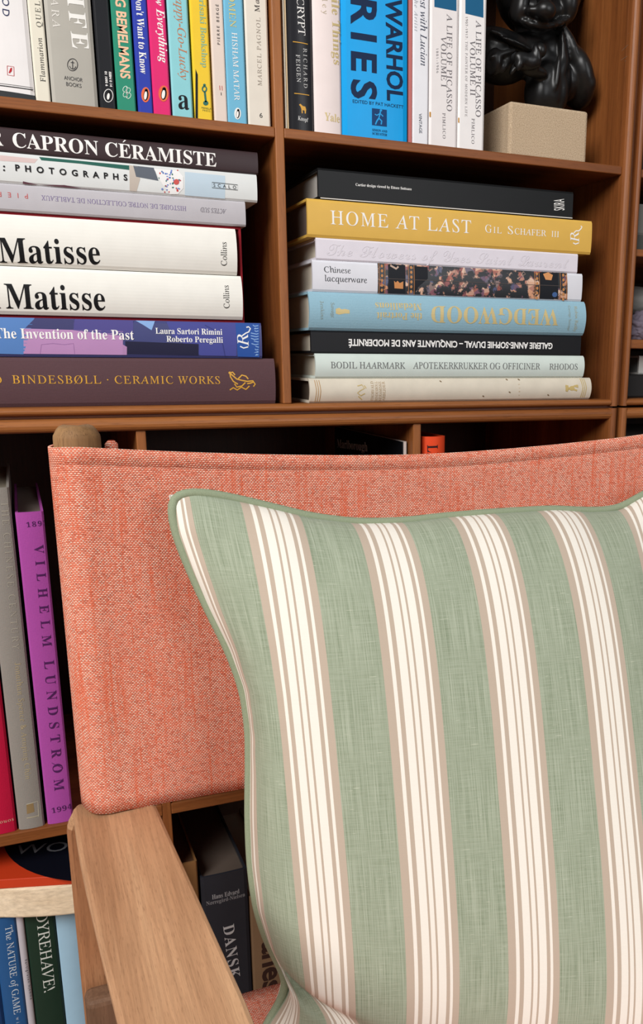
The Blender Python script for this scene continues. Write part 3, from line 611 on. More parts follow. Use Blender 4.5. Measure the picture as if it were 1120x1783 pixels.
o = bpy.data.objects.new('figure', me); COL.objects.link(o); o.parent = br
rm = o.modifiers.new('remesh', 'REMESH'); rm.mode = 'VOXEL'; rm.voxel_size = .0016; rm.use_smooth_shade = True
sm = o.modifiers.new('smooth', 'SMOOTH'); sm.iterations = 7
# cobweb strands between the bust and the side panel
web = None
wx = XR-.0108
def onside(px, py): d = ray(px, py); t = wx/d[0]; return Vector((wx, CAMY+d[1]*t, H+d[2]*t))
vs, fs = [], []
for a, b in (((1030, 131, .07), (1092, 98)), ((1030, 131, .07), (1094, 78)), ((1052, 113, .09), (1095, 58)), ((1040, 124, .08), (1090, 106))):
    p, q = P(*a), onside(*b); m = (p+q)/2-Vector((0, 0, .0015))
    v, f = tube([p, p.lerp(m, .5)-Vector((0, 0, .0004)), m, m.lerp(q, .5)-Vector((0, 0, .0004)), q], .00016, 5); n = len(vs); vs += v; fs += [tuple(i+n for i in g) for g in f]
o = mesh('cobweb', vs, fs, paper((150, 130, 112), .8)); tag(o, 'dusty cobweb strands between black bust and bookcase side', 'cobweb'); o['kind'] = 'stuff'

# ------------------------------------------------------------------ books on the lower unit, left compartment
GLL = 'books standing in the lower left compartment'
b = standing((-24, 1455), (29.5, 1441), .24, cloth((196, 20, 62)), 'crimson cloth book beside tall grey book', GLL, True, .002, zb=ZL, depth=.2)
b.text('ouos', 'r', (0, 1433.5), (24, 1429), 6, (226, 190, 160), 'publisher_lettering'); b.done()
b = standing((33, 1444), (78, 1435), zs(25, 848, .005)-ZL, cloth((152, 146, 138)), 'tall grey cloth hardback with pale stamped title', GLL, True, .002, zb=ZL, depth=.2, pg=(150, 140, 122))
b.text('THE CHINESE CENTURY', 'r', (1.5, 873), (22.5, 1131), 12, (176, 170, 156)).text('Jonathan Spence & Annping Chin', 'r', (25.7, 1154), (44.5, 1357), 10, (186, 170, 134), 'author_lettering')
b.poly([(46, 1401), (58, 1397), (60, 1413), (47, 1417)], (150, 126, 88)).stroke([(46, 1400), (66, 1395), (67.5, 1422)], 1.4, (196, 190, 170)).stroke([(46.5, 1424), (67, 1420)], 2, (186, 176, 150)); b.done()
b = standing((83, 1434), (128, 1425.5), zs(50, 891.5, .005)-ZL, cloth((178, 80, 168)), 'purple cloth hardback with dark stamped capitals', GLL, True, .0015, zb=ZL, depth=.2, pg=(140, 128, 116))
PU = (84, 36, 92)
b.text('1893', 'b', (46.5, 918), (83, 914.5), 8.5, PU, 'date_lettering').text('VILHELM', 'b', (59, 949), (74.5, 1126), 16, PU).text('LUNDSTRØM', 'b', (76.5, 1151), (95, 1377), 17, PU).text('1994', 'b', (90.5, 1416), (126, 1408), 8.5, PU, 'year_lettering'); b.done()

# lower row, under the shelf
GLB = 'books standing on the bottom shelf, left of the armchair'
ZK = zt(-.848)
ztopb = zt(-.5305)
def lowbook(pl, pr, htop, cover, label, **kw): return standing(pl, pr, htop-ZK, cover, label, GLB, True, .0015, zb=ZK, depth=.2, Y=.006, **kw)
b = lowbook((-60, 1750), (4.5, 1750), ztopb-.004, paper((30, 62, 110), .4), 'dark blue book at the left edge of the bottom row'); b.done()
b = lowbook((5.3, 1755), (44.5, 1750), ztopb, paper((44, 92, 146), .4), 'blue jacketed hardback with pale serif title, under birch board')
PB = (214, 224, 232)
b.text('The NATURE of GAME', 'r', (8.8, 1613), (24.5, 1766), 12, PB).text('with', 'r', (28, 1771), (29.5, 1795), 6, PB, 'author_lettering'); b.done()
b = lowbook((45.3, 1750), (58.5, 1748), ztopb-.001, paper((196, 190, 196), .5), 'thin pale lilac booklet standing between blue and green books', kind='booklet')
b.text('hurtigruten hjemme', 'n', (43, 1671), (52.5, 1740), 4.5, (70, 66, 72)); b.done()
b = lowbook((59.5, 1748), (110.5, 1740), ztopb, paper((34, 56, 44), .4), 'dark green hardback with white serif capitals')
b.text('DYREHAVE!', 'r', (62.5, 1590), (77, 1728), 20, (222, 226, 218)); b.done()
b = lowbook((111.5, 1740), (148, 1735), ztopb+.004, paper((168, 204, 226), .4), 'pale sky blue book beside dark green book'); b.done()

# board with the large picture book on it, resting on that row
bz0 = ztopb+.0041; bz1 = zt(-.494)
ring = [(x, -.026+2.2*(x-.05)**2) for x in (-.140+.233*q/30 for q in range(31))]+[(.093, .26), (.078, .282), (-.125, .282), (-.140, .265)]
v, f = loft_rings([[(x, y, z) for x, y in ring] for z in (bz0, bz1)])
o = bevel(mesh('serving_board', v, f, PALE('x'), smooth=False), .002, 2); tag(o, 'pale birch board with bowed front edge lying on bottom row of books', 'board')
zt1 = bz1+.010
k = NT('orange_cover'); k.b.inputs['Base Color'].default_value = (*lin((206, 62, 28)), 1); k.b.inputs['Roughness'].default_value = .4
pr_ = top('picture_book', (-.02, .14, bz1), 'large orange-red book with black disc print lying on birch board', 'book')
O2, ex, ey = Vector((-.138, .0225)), Vector((.956, -.292)), Vector((.292, .956))
BW, BD = .172, .205
def turned(name, lo, hi, m, bev):
    v, f = boxgeo(lo, hi); v = [(*(O2+ex*q[0]+ey*q[1]), q[2]) for q in v]; o = mesh(name, v, f, m, pr_)
    if bev: bevel(o, bev)
turned('cover', (0, 0, bz1+.0003), (BW, BD, zt1), k.m, .0006)
turned('page_block', (.004, .004, bz1+.002), (BW+.0003, BD+.0003, zt1-.002), pages(), 0)
zpl = zt1+.0003
def loc2(p): q = Vector((p.x, p.y))-O2; return Vector((q.dot(ex), q.dot(ey)))
a_, b_, c_ = (loc2(PZ(*q, zpl)) for q in ((12, 1485), (50, 1516), (116, 1533)))
A2 = np.array([[2*(b_-a_).x, 2*(b_-a_).y], [2*(c_-a_).x, 2*(c_-a_).y]]); cc = Vector(np.linalg.solve(A2, [b_.dot(b_)-a_.dot(a_), c_.dot(c_)-a_.dot(a_)])); rr_ = (a_-cc).length
disc = [(min(cc.x+rr_*math.cos(t), BW-.0005), min(cc.y+rr_*math.sin(t), BD-.0005)) for t in (2*math.pi*q/64 for q in range(64))]
mesh('disc_print', [(*(O2+ex*x+ey*y), zpl) for x, y in disc], [tuple(range(64))], paper((14, 16, 26), .35), pr_)
V, Fc = glyphs('WO', 'n'); wl = PZ(23, 1488, zpl+.0003); wr = PZ(114, 1481, zpl+.0003); du = (wr-wl)/max(q[0] for q in V); dv = Vector((-du.y, du.x, 0))
if dv.y < 0: dv = -dv
mesh('title_lettering', [wl+du*q[0]+dv*(q[1]*.95) for q in V], Fc, paper((120, 122, 126), .4), pr_)

# ------------------------------------------------------------------ lower unit, middle and right compartments
GLM = 'things standing in the lower middle compartment'
b = standing((318, 1600), (349, 1595), zs(340, 1500, .012)-ZK, paper((150, 108, 66), .6), 'tan cardboard-covered book left of dark grey book', GLM, True, zb=ZK, Y=.012, depth=.2, pg=(120, 84, 58)); b.done()
b = standing((352.5, 1590), (432.3, 1570), zs(390, 1520, .012)-ZK, paper((52, 54, 62), .35), 'thick dark grey hardback with white title behind armchair', GLM, True, .001, zb=ZK, Y=.012, depth=.22, pg=(120, 104, 92))
b.text('Hans Edvard', 'b', (369.5, 1566), (417, 1555), 7.5, (186, 186, 190), 'author_lettering').text('Nørregård-Nielsen', 'b', (359.5, 1577), (427, 1560.5), 6.5, (160, 160, 164), 'author_lettering').text('DANSK', 'b', (388.5, 1613), (400, 1706), 19, (220, 220, 222)); b.done()
b = standing((434.5, 1580), (492, 1570), zs(440, 1560, .014)-ZK, cloth((152, 122, 92)), 'kraft brown book with bold dark lettering behind cushion', GLM, True, .001, zb=ZK, Y=.014, depth=.2)
b.text('ranes', 'nb', (456.5, 1622), (459, 1728), 25, (66, 44, 38), xh=True); b.done()
# feet of books standing on the middle shelf just under the sling
GMS = 'books standing on the middle shelf behind the sling'
b = standing((255, 1402), (275.3, 1398), .24, paper((224, 206, 206), .5), 'white book foot showing left of lower divider, under the sling', GMS, zb=ZL, Y=.008); b.done()
b = standing((309.5, 1399), (402, 1381), .2, paper((54, 66, 80), .45), 'wide slate blue book showing only its foot under the sling', GMS, True, zb=ZL, Y=.004, depth=.2); b.done()
b = standing((405, 1381), (418, 1378), .2, paper((30, 30, 34), .45), 'black book showing its foot beside slate blue book', GMS, zb=ZL, Y=.010, depth=.2); b.done()
# Marlborough: thin standing catalogue, white spine, black covers
Y = .012; xa, xb = xs(701, 780, Y), xs(709.5, 780, Y); ztp = zs(703, 769.5, Y)
mr = top('exhibition_catalogue', ((xa+xb)/2, Y, ZL), 'thin black catalogue with pale edge behind top of the sling', 'book')
box('cover', (xa, Y+.001, ZL+.0002), (xa+.0015, Y+.22, ztp), paper((16, 17, 20), .35), mr, .0002)
box('cover', (xb-.0010, Y+.001, ZL+.0002), (xb, Y+.22, ztp), paper((16, 17, 20), .35), mr, .0002)
box('page_block', (xa+.0015, Y, ZL+.0004), (xb-.001, Y+.215, ztp+.0004), paper((206, 192, 184), .6), mr, 0)
V, Fc = glyphs('Marlborough', 'b')
def side(px, py):
    d = ray(px, py); t = (xa-.0004)/d[0]; return Vector((xa-.0004, CAMY+d[1]*t, H+d[2]*t))
A, Bq = side(587, 779), side(640, 786); hh = (side(612, 762.5)-side(612, 780)).length*.86; wv = max(q[0] for q in V); cap = .68
mesh('title_lettering', [A+(Bq-A)*(q[0]/wv)+Vector((0, 0, 1))*(q[1]/cap*hh) for q in V], Fc, paper((215, 215, 218), .5), mr)
b = standing((735.5, 775), (775.6, 775), zs(755, 759.5, .008)-ZL, paper((226, 74, 36), .45), 'orange book with dark title behind top of the sling', 'books standing right of the catalogue', True, .006, zb=ZL, Y=.008, depth=.2, pg=(90, 70, 60))
b.text('LIFE', 'b', (744.6, 775), (745.5, 822), 16.5, (50, 22, 24)); b.done()

# ------------------------------------------------------------------ right edge bookcase contents
ra, rb = XQ+.012, XQ+.20
def zr(py, Y=.02): return zs(1117, py, Y)
GE = 'things on the shelves at the right edge'
zsh1 = zs(1117, 434, 0); zsh2 = zs(1117, 591.5, 0)
b = Book('x', zsh1+.0003, zr(409), ra+.0006, rb, .02, .2, cloth((86, 88, 84)), 'dark grey lying book under grey box at the right edge', GE, 'hardcover_book', True, .0); t1 = b.hi; b.done()
b = Book('x', t1, zr(355), ra+.0006, rb, .02, .2, paper((118, 118, 114), .7), 'grey lying box file on second shelf at the right edge', GE, 'box_file', True, .0); b.root['category'] = 'box'; b.done()
def lump(name, label, cat, c, r, m, amp, group):
    bm = bmesh.new(); bmesh.ops.create_icosphere(bm, subdivisions=5, radius=1)
    for v in bm.verts:
        n = noise.noise(v.co*2.3)*amp + abs(noise.noise(v.co*5+Vector((3, 1, 2))))*amp*.6
        q = v.co*(1+n); v.co = Vector((q.x*r[0], q.y*r[1], max(q.z, -.8)*r[2]))
    me = bpy.data.meshes.new(name); bm.to_mesh(me); bm.free(); me.materials.append(m)
    for p in me.polygons: p.use_smooth = True
    o = bpy.data.objects.new(name, me); COL.objects.link(o); o.location = (c[0], c[1], c[2]+.8*r[2]); tag(o, label, cat, group); return o
zc = zr(556, .03)
b = Book('x', zsh2+.0003, zr(553), ra+.0006, rb, .04, .18, paper((44, 42, 46), .5), 'dark box under folded grey felt at the right edge', GE, 'storage_box', True, .0); tb = b.hi; b.root['category'] = 'box'; b.done()
lump('folded_felt', 'rounded grey folded felt on dark box at the right edge', 'textile', (ra+.058, .08, tb+.0002), (.055, .05, (zr(497, .06)-tb)/1.85), cloth((132, 130, 126)), .06, GE)
lump('crumpled_cloth', 'mauve grey crumpled cloth in front of dark box at the right edge', 'textile', (ra+.030, .020, zsh2+.0003), (.028, .016, .016), cloth((110, 100, 112)), .35, GE)
b = Book('x', ZB+.0004, zr(652), ra+.0006, rb, .02, .2, paper((38, 36, 36), .45), 'black-edged lying book on bottom board at the right edge', GE, 'hardcover_book', True, .0, (150, 140, 132), .004); tb = b.hi; b.done()
b = Book('x', tb, zr(619.5), xs(1112.5, 640, .03), rb, .03, .2, paper((206, 202, 196), .6), 'pale grey lying book atop black-edged book at the right edge', GE, 'hardcover_book', True, .0, (150, 148, 146)); b.done()
b = Book('x', zt(-.108)+.0003, zs(1112, 760, .03), XQ+.013, XQ+.2, .012, .2, paper((128, 126, 120), .6), 'grey lying book with yellow block print at the right edge', GE, 'hardcover_book', True, .0)
b.poly([(1105, 761), (1140, 758), (1140, 790), (1104, 790)], (232, 178, 50), 'spine_panel'); b.done()

# ------------------------------------------------------------------ armchair
k = NT('coral_weave')
tc = k.n('TexCoord'); uv = tc.outputs['UV']
wob = k.n('TexNoise'); wob.inputs['Scale'].default_value = 60; wob.inputs['Detail'].default_value = 2; k.l(uv, wob.inputs['Vector'])
vm = k.n('VectorMath', operation='MULTIPLY_ADD'); k.l(wob.outputs['Color'], vm.inputs[0]); vm.inputs[1].default_value = (.0022, .0018, 0); k.l(uv, vm.inputs[2])
bw, bh = .00232, .00127
spv = k.n('SeparateXYZ'); k.l(vm.outputs[0], spv.inputs[0])
row = k.math('DIVIDE', spv.outputs[1], bh); rowi = k.math('FLOOR', row); fv = k.math('FRACT', row)
uu = k.math('ADD', k.math('DIVIDE', spv.outputs[0], bw), k.math('MULTIPLY', k.math('MODULO', rowi, 2.0), .5))
fu = k.math('FRACT', uu); ci = k.math('FLOOR', uu)
cell = k.n('CombineXYZ'); k.l(ci, cell.inputs[0]); k.l(rowi, cell.inputs[1])
wn_ = k.n('TexWhiteNoise', noise_dimensions='2D'); k.l(cell.outputs[0], wn_.inputs['Vector'])
bu = k.math('SINE', k.math('MULTIPLY', fu, math.pi)); bv = k.math('SINE', k.math('MULTIPLY', fv, math.pi))
blob = k.math('MULTIPLY', k.math('POWER', bu, 1.0), bv)
big = k.n('TexNoise'); big.inputs['Scale'].default_value = 24; big.inputs['Detail'].default_value = 3; k.l(uv, big.inputs['Vector'])
mp = k.n('Mapping'); mp.inputs['Scale'].default_value = (420, 14, 1); k.l(uv, mp.inputs[0])
st_r = k.ramp(k.noise(mp.outputs[0], 1, 2), [(.52, (0, 0, 0)), (.70, (1, 1, 1))])
pale = k.math('MULTIPLY', k.ramp(wn_.outputs[0], [(.05, (.25, .25, .25)), (.55, (1, 1, 1))]), k.ramp(big.outputs[0], [(.25, (1, 1, 1)), (.8, (.55, .55, .55))]))
thread = k.ramp(bv, [(.08, lin((140, 48, 32))), (.40, lin((220, 104, 76))), (.9, lin((238, 136, 106)))])
wn2 = k.n('TexWhiteNoise', noise_dimensions='2D'); ofs = k.n('VectorMath', operation='ADD'); ofs.inputs[1].default_value = (37.0, 91.0, 0); k.l(cell.outputs[0], ofs.inputs[0]); k.l(ofs.outputs[0], wn2.inputs['Vector'])
thread = k.mix(.75, thread, k.ramp(wn2.outputs[0], [(.0, (.62, .52, .50)), (.45, (1, 1, 1)), (1, (1.1, 1.08, 1.05))]), 'MULTIPLY')
col = k.mix(k.math('MULTIPLY', k.ramp(blob, [(.40, (0, 0, 0)), (.70, (1, 1, 1))]), pale), thread, lin((255, 236, 214)))
col = k.mix(k.math('MULTIPLY', st_r, .6), col, lin((222, 98, 60)))
k.l(col, k.b.inputs['Base Color']); k.b.inputs['Roughness'].default_value = .9; k.b.inputs['Specular IOR Level'].default_value = .15
k.bump(blob, .5, .0008)
WEAVE = k.m
PX_, PY_, PR = .0372, -.178, .0158        # left post
XPR = .575                                 # right post
AZ = zt(-.3385)                             # arm top
ch = top('armchair', ((PX_+XPR)/2, -.35, 0), 'wooden armchair with coral woven sling back and seat', 'armchair')
def post(x, name='post'):
    z1 = P(140, 741, PY_).z; rings = []
    for z, r in ((AZ-.13, PR), (z1-.0085, PR), (z1-.0065, PR*.985), (z1-.003, PR*.86), (z1-.0008, PR*.74), (z1, PR*.60)):
        rings.append([(x+r*math.cos(a), PY_+r*math.sin(a), z+.0006*math.sin(3*a)*(z > z1-.005)) for a in (2*math.pi*q/32 for q in range(32))])
    v, f = loft_rings(rings); o = mesh(name, v, f, wood('post_wood', 'z', (122, 88, 54), (156, 118, 78), (180, 142, 98), rough=.7, pores=.8), ch, True); o.modifiers.new('e', 'EDGE_SPLIT').split_angle = math.radians(35); return o
post(PX_, 'back_post'); post(XPR, 'back_post')
# sling: loops round both posts
lr = PR+.0026
path = []
for q in range(9): path.append((PX_+.075-.075*q/8*.999, PY_+lr*.92))
for q in range(1, 16): a = math.pi/2+math.pi*q/16; path.append((PX_+lr*math.cos(a), PY_+lr*math.sin(a)))
NX = 90
for q in range(NX+1):
    t = q/NX; x = PX_+(XPR-PX_)*t; path.append((x, PY_-lr+.016*math.sin(math.pi*t)**.8))
for q in range(1, 16): a = -math.pi/2+math.pi*q/16; path.append((XPR+lr*math.cos(a), PY_+lr*math.sin(a)))
for q in range(9): path.append((XPR-.075*q/8, PY_+lr*.92))
zTl, zTm, zBl, zBm = zt(-.0605), zt(-.0765), zt(-.3365), zt(-.3465)
VZ = [q/26 for q in range(25)]+[.955, .9585, .962, .981, 1.0]; NZ = len(VZ)-1; vs, uvs, fs = [], [], []; s_ = 0
for i, (x, y) in enumerate(path):
    if i: s_ += math.hypot(x-path[i-1][0], y-path[i-1][1])
    t = min(1, max(0, (x-PX_)/(XPR-PX_)))
    sag = 1-abs(2*t-1)**1.7
    za = zTl+(zTm-zTl)*sag; zb_ = zBl+(zBm-zBl)*sag
    cor = max(0, 1-max(0, x-(PX_-lr))/.010)**2*.004 + max(0, 1-max(0, (XPR+lr)-x)/.010)**2*.004
    za -= cor*.25; zb_ += cor
    if i < 9 or i >= len(path)-9: za -= .0045; zb_ += .004
    for j in range(NZ+1):
        v_ = VZ[j]; st = .0011 if v_ > .96 else 0; vs.append((x, y-st*(1 if 16 <= i < len(path)-16 else 0), zb_+(za-zb_)*v_)); uvs.append((s_, (zBl+(zTl-zBl)*v_)))
nv = NZ+1
for i in range(len(path)-1):
    for j in range(NZ): fs.append((i*nv+j, (i+1)*nv+j, (i+1)*nv+j+1, i*nv+j+1))
sl = mesh('back_sling', vs, fs, WEAVE, ch, True, uvs, label='coral woven sling looped over the back posts')
so = sl.modifiers.new('solid', 'SOLIDIFY'); so.thickness = .0022; so.offset = 0
# the rolled hem end behind the post
c0 = P(194, 775, PY_+.018); v, f = tube([c0+Vector((0, -.006, -.03)), c0+Vector((0, -.001, -.008)), c0+Vector((0, 0, .001)), c0+Vector((0, 0, .0035))], [.0048, .0048, .0046, .0022], 14)
mesh('rolled_hem', v, f, WEAVE, sl, True, [(q[0]+q[1], q[2]) for q in v])
# arms: a flat board that bends down into the rear leg
def arm(xin, mirror=False):
    T_ = .0105; YB = -.150; YF = -.62; rb_ = .024
    prof = []  # centre line (y,z), from front to floor
    for q in range(13): prof.append((YF+(YB-rb_-YF)*q/12, AZ-T_/2-.012*max(0, (1-q/12)-.75)))
    for q in range(1, 9): a = math.pi/2*q/8; prof.append((YB-rb_+rb_*math.sin(a)-T_/2*math.sin(a), AZ-T_/2-rb_+rb_*math.cos(a)))
    for q in range(1, 9): prof.append((YB-T_/2-.02*q/8, AZ-T_/2-rb_-(AZ-T_/2-rb_-.0)*q/8))
    rings = []
    for i, (y, z) in enumerate(prof):
        a = prof[max(0, i-1)]; b_ = prof[min(len(prof)-1, i+1)]; ty, tz = b_[0]-a[0], b_[1]-a[1]; L = math.hypot(ty, tz); ny, nz_ = -tz/L, ty/L
        g = min(1, max(0, (YB-y)/.30)) if i <= 13 else 0
        xl = .0052+.0152*g; xr = .0690+.0160*g
        if 8 <= i: xl += .0085*math.exp(-((i-14.5)/3.2)**2)
        if mirror: xl, xr = 2*xin-xr, 2*xin-xl
        e = .0030; hT = T_/2
        sec = [(xl+e, hT), (xr-e, hT), (xr-e*.3, hT-e*.35), (xr, hT-e), (xr, -hT+e), (xr-e, -hT), (xl+e, -hT), (xl, -hT+e), (xl, hT-e), (xl+e*.3, hT-e*.35)]
        rings.append([(x, y+ny*h, z+nz_*h) for x, h in sec])
    v, f = loft_rings(rings)
    o = mesh('armrest', v, f, oak('y'), ch); o.data.materials.append(wood('leg_wood', 'z', (140, 92, 60), (166, 114, 78), (188, 138, 98), rough=.6, pores=.6))
    for p in o.data.polygons:
        if p.center.z+origin(ch).z < AZ-.024: p.material_index = 1
    return o
arm(.0); arm((PX_+XPR)/2, True)
XC = (PX_+XPR)/2
for m_ in (0, 1):
    fx = (lambda x: x) if not m_ else (lambda x: 2*XC-x)
    a, b_ = sorted((fx(.034), fx(.066)))
    bevel(box('seat_rail', (a, -.60, zt(-.60)), (b_, -.172, zt(-.552)), wood('rail_wood', 'y', (118, 84, 60), (134, 96, 70), (150, 110, 82), rough=.7), ch, 0), .006, 3)
    a, b_ = sorted((fx(.0062), fx(.052)))
    bevel(box('rail_block', (a, -.196, zt(-.60)), (b_, -.1735, zt(-.497)), wood('rail_wood', 'z', (104, 76, 56), (120, 88, 66), (136, 102, 78), rough=.7), ch, 0), .006, 3)
    a, b_ = sorted((fx(.022), fx(.058)))
    bevel(box('front_leg', (a, -.60, 0), (b_, -.555, AZ-.0155), oak('z'), ch, 0), .004, 3)
# seat sling
vs, uvs, fs = [], [], []
xa_, xb_, ya_, yb_ = .053, 2*XC-.053, -.60, -.185
for i in range(41):
    for j in range(31):
        u, v_ = i/40, j/30; x = xa_+(xb_-xa_)*u; y = ya_+(yb_-ya_)*v_
        vs.append((x, y, zt(-.528)-.010*math.sin(math.pi*u)*math.sin(math.pi*v_)-.008*v_)); uvs.append((x, y))
for i in range(40):
    for j in range(30): fs.append((i*31+j, (i+1)*31+j, (i+1)*31+j+1, i*31+j+1))
o = mesh('seat_sling', vs, fs, WEAVE, ch, True, uvs, label='coral woven sling stretched over the seat'); so = o.modifiers.new('s', 'SOLIDIFY'); so.thickness = .003

# ------------------------------------------------------------------ cushion
k = NT('striped_linen')
tc = k.n('TexCoord'); sp = k.n('SeparateXYZ'); k.l(tc.outputs['UV'], sp.inputs[0]); U_, V_ = sp.outputs[0], sp.outputs[1]
wn = k.noise(tc.outputs['UV'], 35, 2); U2 = k.math('ADD', U_, k.math('MULTIPLY', k.math('SUBTRACT', wn, .5), .0016))
ph = k.math('FRACT', U2)          # one stripe repeat = one unit of U; stripe occupies 0 .. .53
GRN, GRN2 = lin((150, 158, 134)), lin((172, 179, 157)); BEI, CRM = lin((188, 170, 152)), lin((240, 233, 221))
wgt = .515
edges = [(0, 'b'), (.150, 'c'), (.215, 'b'), (.300, 'c'), (.440, 'b'), (.480, 'c'), (.565, 'b'), (.605, 'c'), (.745, 'b'), (.815, 'c'), (.868, 'b'), (1.0, 'g')]
r = k.n('ValToRGB'); r.color_ramp.interpolation = 'CONSTANT'; e = r.color_ramp.elements
while len(e) < len(edges): e.new(.5)
for el, (p, c) in zip(e, edges): el.position = p*wgt; el.color = (*{'b': BEI, 'c': CRM, 'g': GRN}[c], 1)
k.l(ph, r.inputs[0])
isg = k.math('GREATER_THAN', ph, wgt)
m1 = k.n('Mapping'); m1.inputs['Scale'].default_value = (90, 1.3, 1); k.l(tc.outputs['UV'], m1.inputs[0]); thr = k.noise(m1.outputs[0], 1, 3, .7)
m2 = k.n('Mapping'); m2.inputs['Scale'].default_value = (3.5, 110, 1); k.l(tc.outputs['UV'], m2.inputs[0]); wft = k.noise(m2.outputs[0], 1, 2, .6)
m3 = k.n('Mapping'); m3.inputs['Scale'].default_value = (7, 95, 1); k.l(tc.outputs['UV'], m3.inputs[0]); slub = k.ramp(k.noise(m3.outputs[0], 1, 1), [(.71, (0, 0, 0)), (.76, (1, 1, 1))])
gcol = k.mix(k.ramp(thr, [(.35, (0, 0, 0)), (.68, (1, 1, 1))]), lin((126, 137, 112)), GRN2)
gcol = k.mix(k.math('MULTIPLY', k.ramp(wft, [(.35, (0, 0, 0)), (.7, (1, 1, 1))]), .4), gcol, lin((180, 187, 166)))
gcol = k.mix(k.math('MULTIPLY', slub, .55), gcol, lin((206, 208, 186)))
col = k.mix(isg, k.mix(k.math('MULTIPLY', wft, .12), r.outputs[0], lin((214, 196, 176))), gcol)
k.l(col, k.b.inputs['Base Color']); k.b.inputs['Roughness'].default_value = .85; k.b.inputs['Specular IOR Level'].default_value = .15
k.b.inputs['Sheen Weight'].default_value = .1
fw = k.noise(tc.outputs['UV'], 900, 1)
k.bump(k.math('ADD', k.math('ADD', thr, wft), k.math('MULTIPLY', fw, .4)), .16, .0006)
LINEN = k.m
kp = NT('piping_linen'); n_ = kp.noise(kp.coords(scale=(1500, 1500, 1500)), 1, 2); kp.l(kp.mix(n_, lin((122, 134, 106)), lin((158, 166, 138))), kp.b.inputs['Base Color']); kp.b.inputs['Roughness'].default_value = .9; kp.bump(n_, .3, .0005)
TL = P(294, 862, -.222); BLc = PZ(425, 1885, zt(-.522)); TRc = P(1172, 838, -.222); BRc = PZ(1310, 1905, zt(-.526))
UX = (TRc-TL); WID = UX.length; UX.normalize()
DN = BLc-TL; HGT = DN.length; DNn = DN.normalized(); TW = (BRc-BLc)-(TRc-TL)
NRM = UX.cross(-DNn).normalized()
if NRM.y > 0: NRM = -NRM
THK = .052
def lerp_tab(tab, t):
    for (a, va), (b_, vb) in zip(tab, tab[1:]):
        if t <= b_:
            q = (t-a)/(b_-a); q = q*q*(3-2*q) if False else q; return va+(vb-va)*q
    return tab[-1][1]
def edge_tab(pts, axis):
    """sight lines along the cushion's edge -> inward offset by position along the edge, on the seam plane"""
    out = []
    for x, y in pts:
        d = Vector(ray(x, y)); o = Vector((0, CAMY, H)); t = (TL-o).dot(NRM)/d.dot(NRM); q = o+d*t-TL
        M_ = np.array([[UX.x, DNn.x], [UX.y, DNn.y], [UX.z, DNn.z]]); sol = np.linalg.lstsq(M_, np.array(q), rcond=None)[0]
        u, v_ = sol[0]/WID, sol[1]/HGT
        out.append((v_, sol[0]) if axis == 'l' else (u, sol[1]))
    return out
LEFT = [(0, 0.0)]+edge_tab([(304, 925), (330, 990), (362, 1060), (398, 1130), (424, 1200), (434, 1270), (434, 1340), (433, 1420), (436, 1500), (446, 1580), (468, 1645), (492, 1688), (507, 1718), (488, 1748), (462, 1783), (444, 1830)], 'l')+[(1, 0.0)]
TOPE = [(0, 0.0)]+edge_tab([(340, 855), (400, 866), (460, 880), (540, 900), (620, 910), (700, 908), (777, 899), (850, 893), (965, 886), (1024, 890), (1077, 887), (1120, 860)], 't')+[(1, 0.0)]
def smooth_tab(tab, n=200, it=5):
    y = [lerp_tab(tab, i/n) for i in range(n+1)]
    for _ in range(it): y = [y[0]]+[(y[i-1]+2*y[i]+y[i+1])/4 for i in range(1, n)]+[y[-1]]
    return lambda t: y[int(t*n)]+(y[min(n, int(t*n)+1)]-y[int(t*n)])*(t*n-int(t*n))
fL, fT = smooth_tab(LEFT), smooth_tab(TOPE)
NU, NV_ = 120, 110
def crease(u, v_): return (v_-.800)-.46*(u-.05)
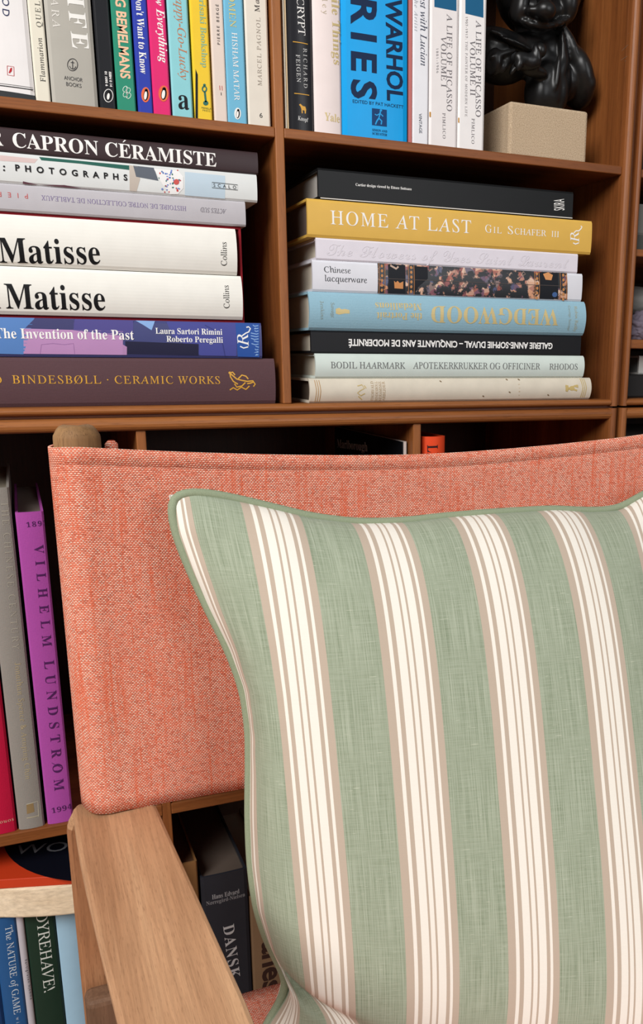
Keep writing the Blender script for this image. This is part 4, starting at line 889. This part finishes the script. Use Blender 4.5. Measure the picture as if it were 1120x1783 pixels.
def surf(u, v_, side):
    FW = .17; fall = lambda q, w_: max(0, 1-q/w_)**2
    x = u*WID + fL(v_)*fall(u, FW) - .030*math.sin(math.pi*v_)**.8*fall(1-u, .3)
    y = v_*HGT + fT(u)*fall(v_, .30) - .020*math.sin(math.pi*u)**.8*fall(1-v_, .3)
    hu, hv = (1-abs(2*u-1)**3.2), (1-abs(2*v_-1)**3.0)
    h = THK*(max(0, hu)**.62)*(max(0, hv)**.62)
    h0 = h
    if side > 0:
        # crease that gathers the lower left corner
        d1 = crease(u, v_); gg = math.exp(-((u-.09)/.11)**2); h -= (.022*math.exp(-(d1/.014)**2)+.012/(1+math.exp(-d1/.006))*math.exp(-max(0, d1)/.06))*gg
        h = max(h, min(h0, .002))
        h += .0016*math.sin(v_*58+6*math.sin(v_*17))*math.exp(-u/.045)*min(1, u*40)*math.exp(-((v_-.3)/.28)**2)
        h += .0014*math.sin(u*46+v_*9)*math.exp(-v_/.10)*min(1, v_*14)
    return TL+UX*x+DNn*y+TW*(u*v_)+NRM*(h*side)
# stripe repeat: places where the stripes' left edges lie across the cushion
UA, PER = .1090, .1865
def stripe_u(u): return (u-UA)/PER+1.0
grid = {}; vs, uvs, fs = [], [], []
for sd in (1, -1):
    for i in range(NU+1):
        for j in range(NV_+1):
            u, v_ = i/NU, j/NV_
            u = .5-.5*math.cos(math.pi*u)*(.55)-(.5-u)*.45 if True else u
            if sd < 0 and (i in (0, NU) or j in (0, NV_)): grid[sd, i, j] = grid[1, i, j]; continue
            grid[sd, i, j] = len(vs); vs.append(surf(u, v_, sd)); uvs.append((stripe_u(u)-.2*math.exp(-u/.027)*max(.25, 1-v_/.5)-.42/(1+math.exp(-max(-40, min(40, crease(u, v_)/.006))))*math.exp(-(max(0, u-.05)/.16)**2), v_*HGT/(PER*WID)))
    for i in range(NU):
        for j in range(NV_): fs.append((grid[sd, i, j], grid[sd, i+1, j], grid[sd, i+1, j+1], grid[sd, i, j+1]))
cu = mesh('cushion', vs, fs, LINEN, None, True, uvs)
tag(cu, 'sage green and cream striped cushion leaning in the armchair', 'cushion')
per = [surf(i/80, 0, 1) for i in range(80)]+[surf(1, j/80, 1) for j in range(80)]+[surf(1-i/80, 1, 1) for i in range(80)]+[surf(0, 1-j/80, 1) for j in range(80)]
for _ in range(6):
    n_ = len(per); per = [(per[i-1]+per[i]*2+per[(i+1) % n_])/4 for i in range(n_)]
v, f = tube(per, .0034, 10, True); mesh('piping', v, f, kp.m, cu, True, label='plain green corded piping')
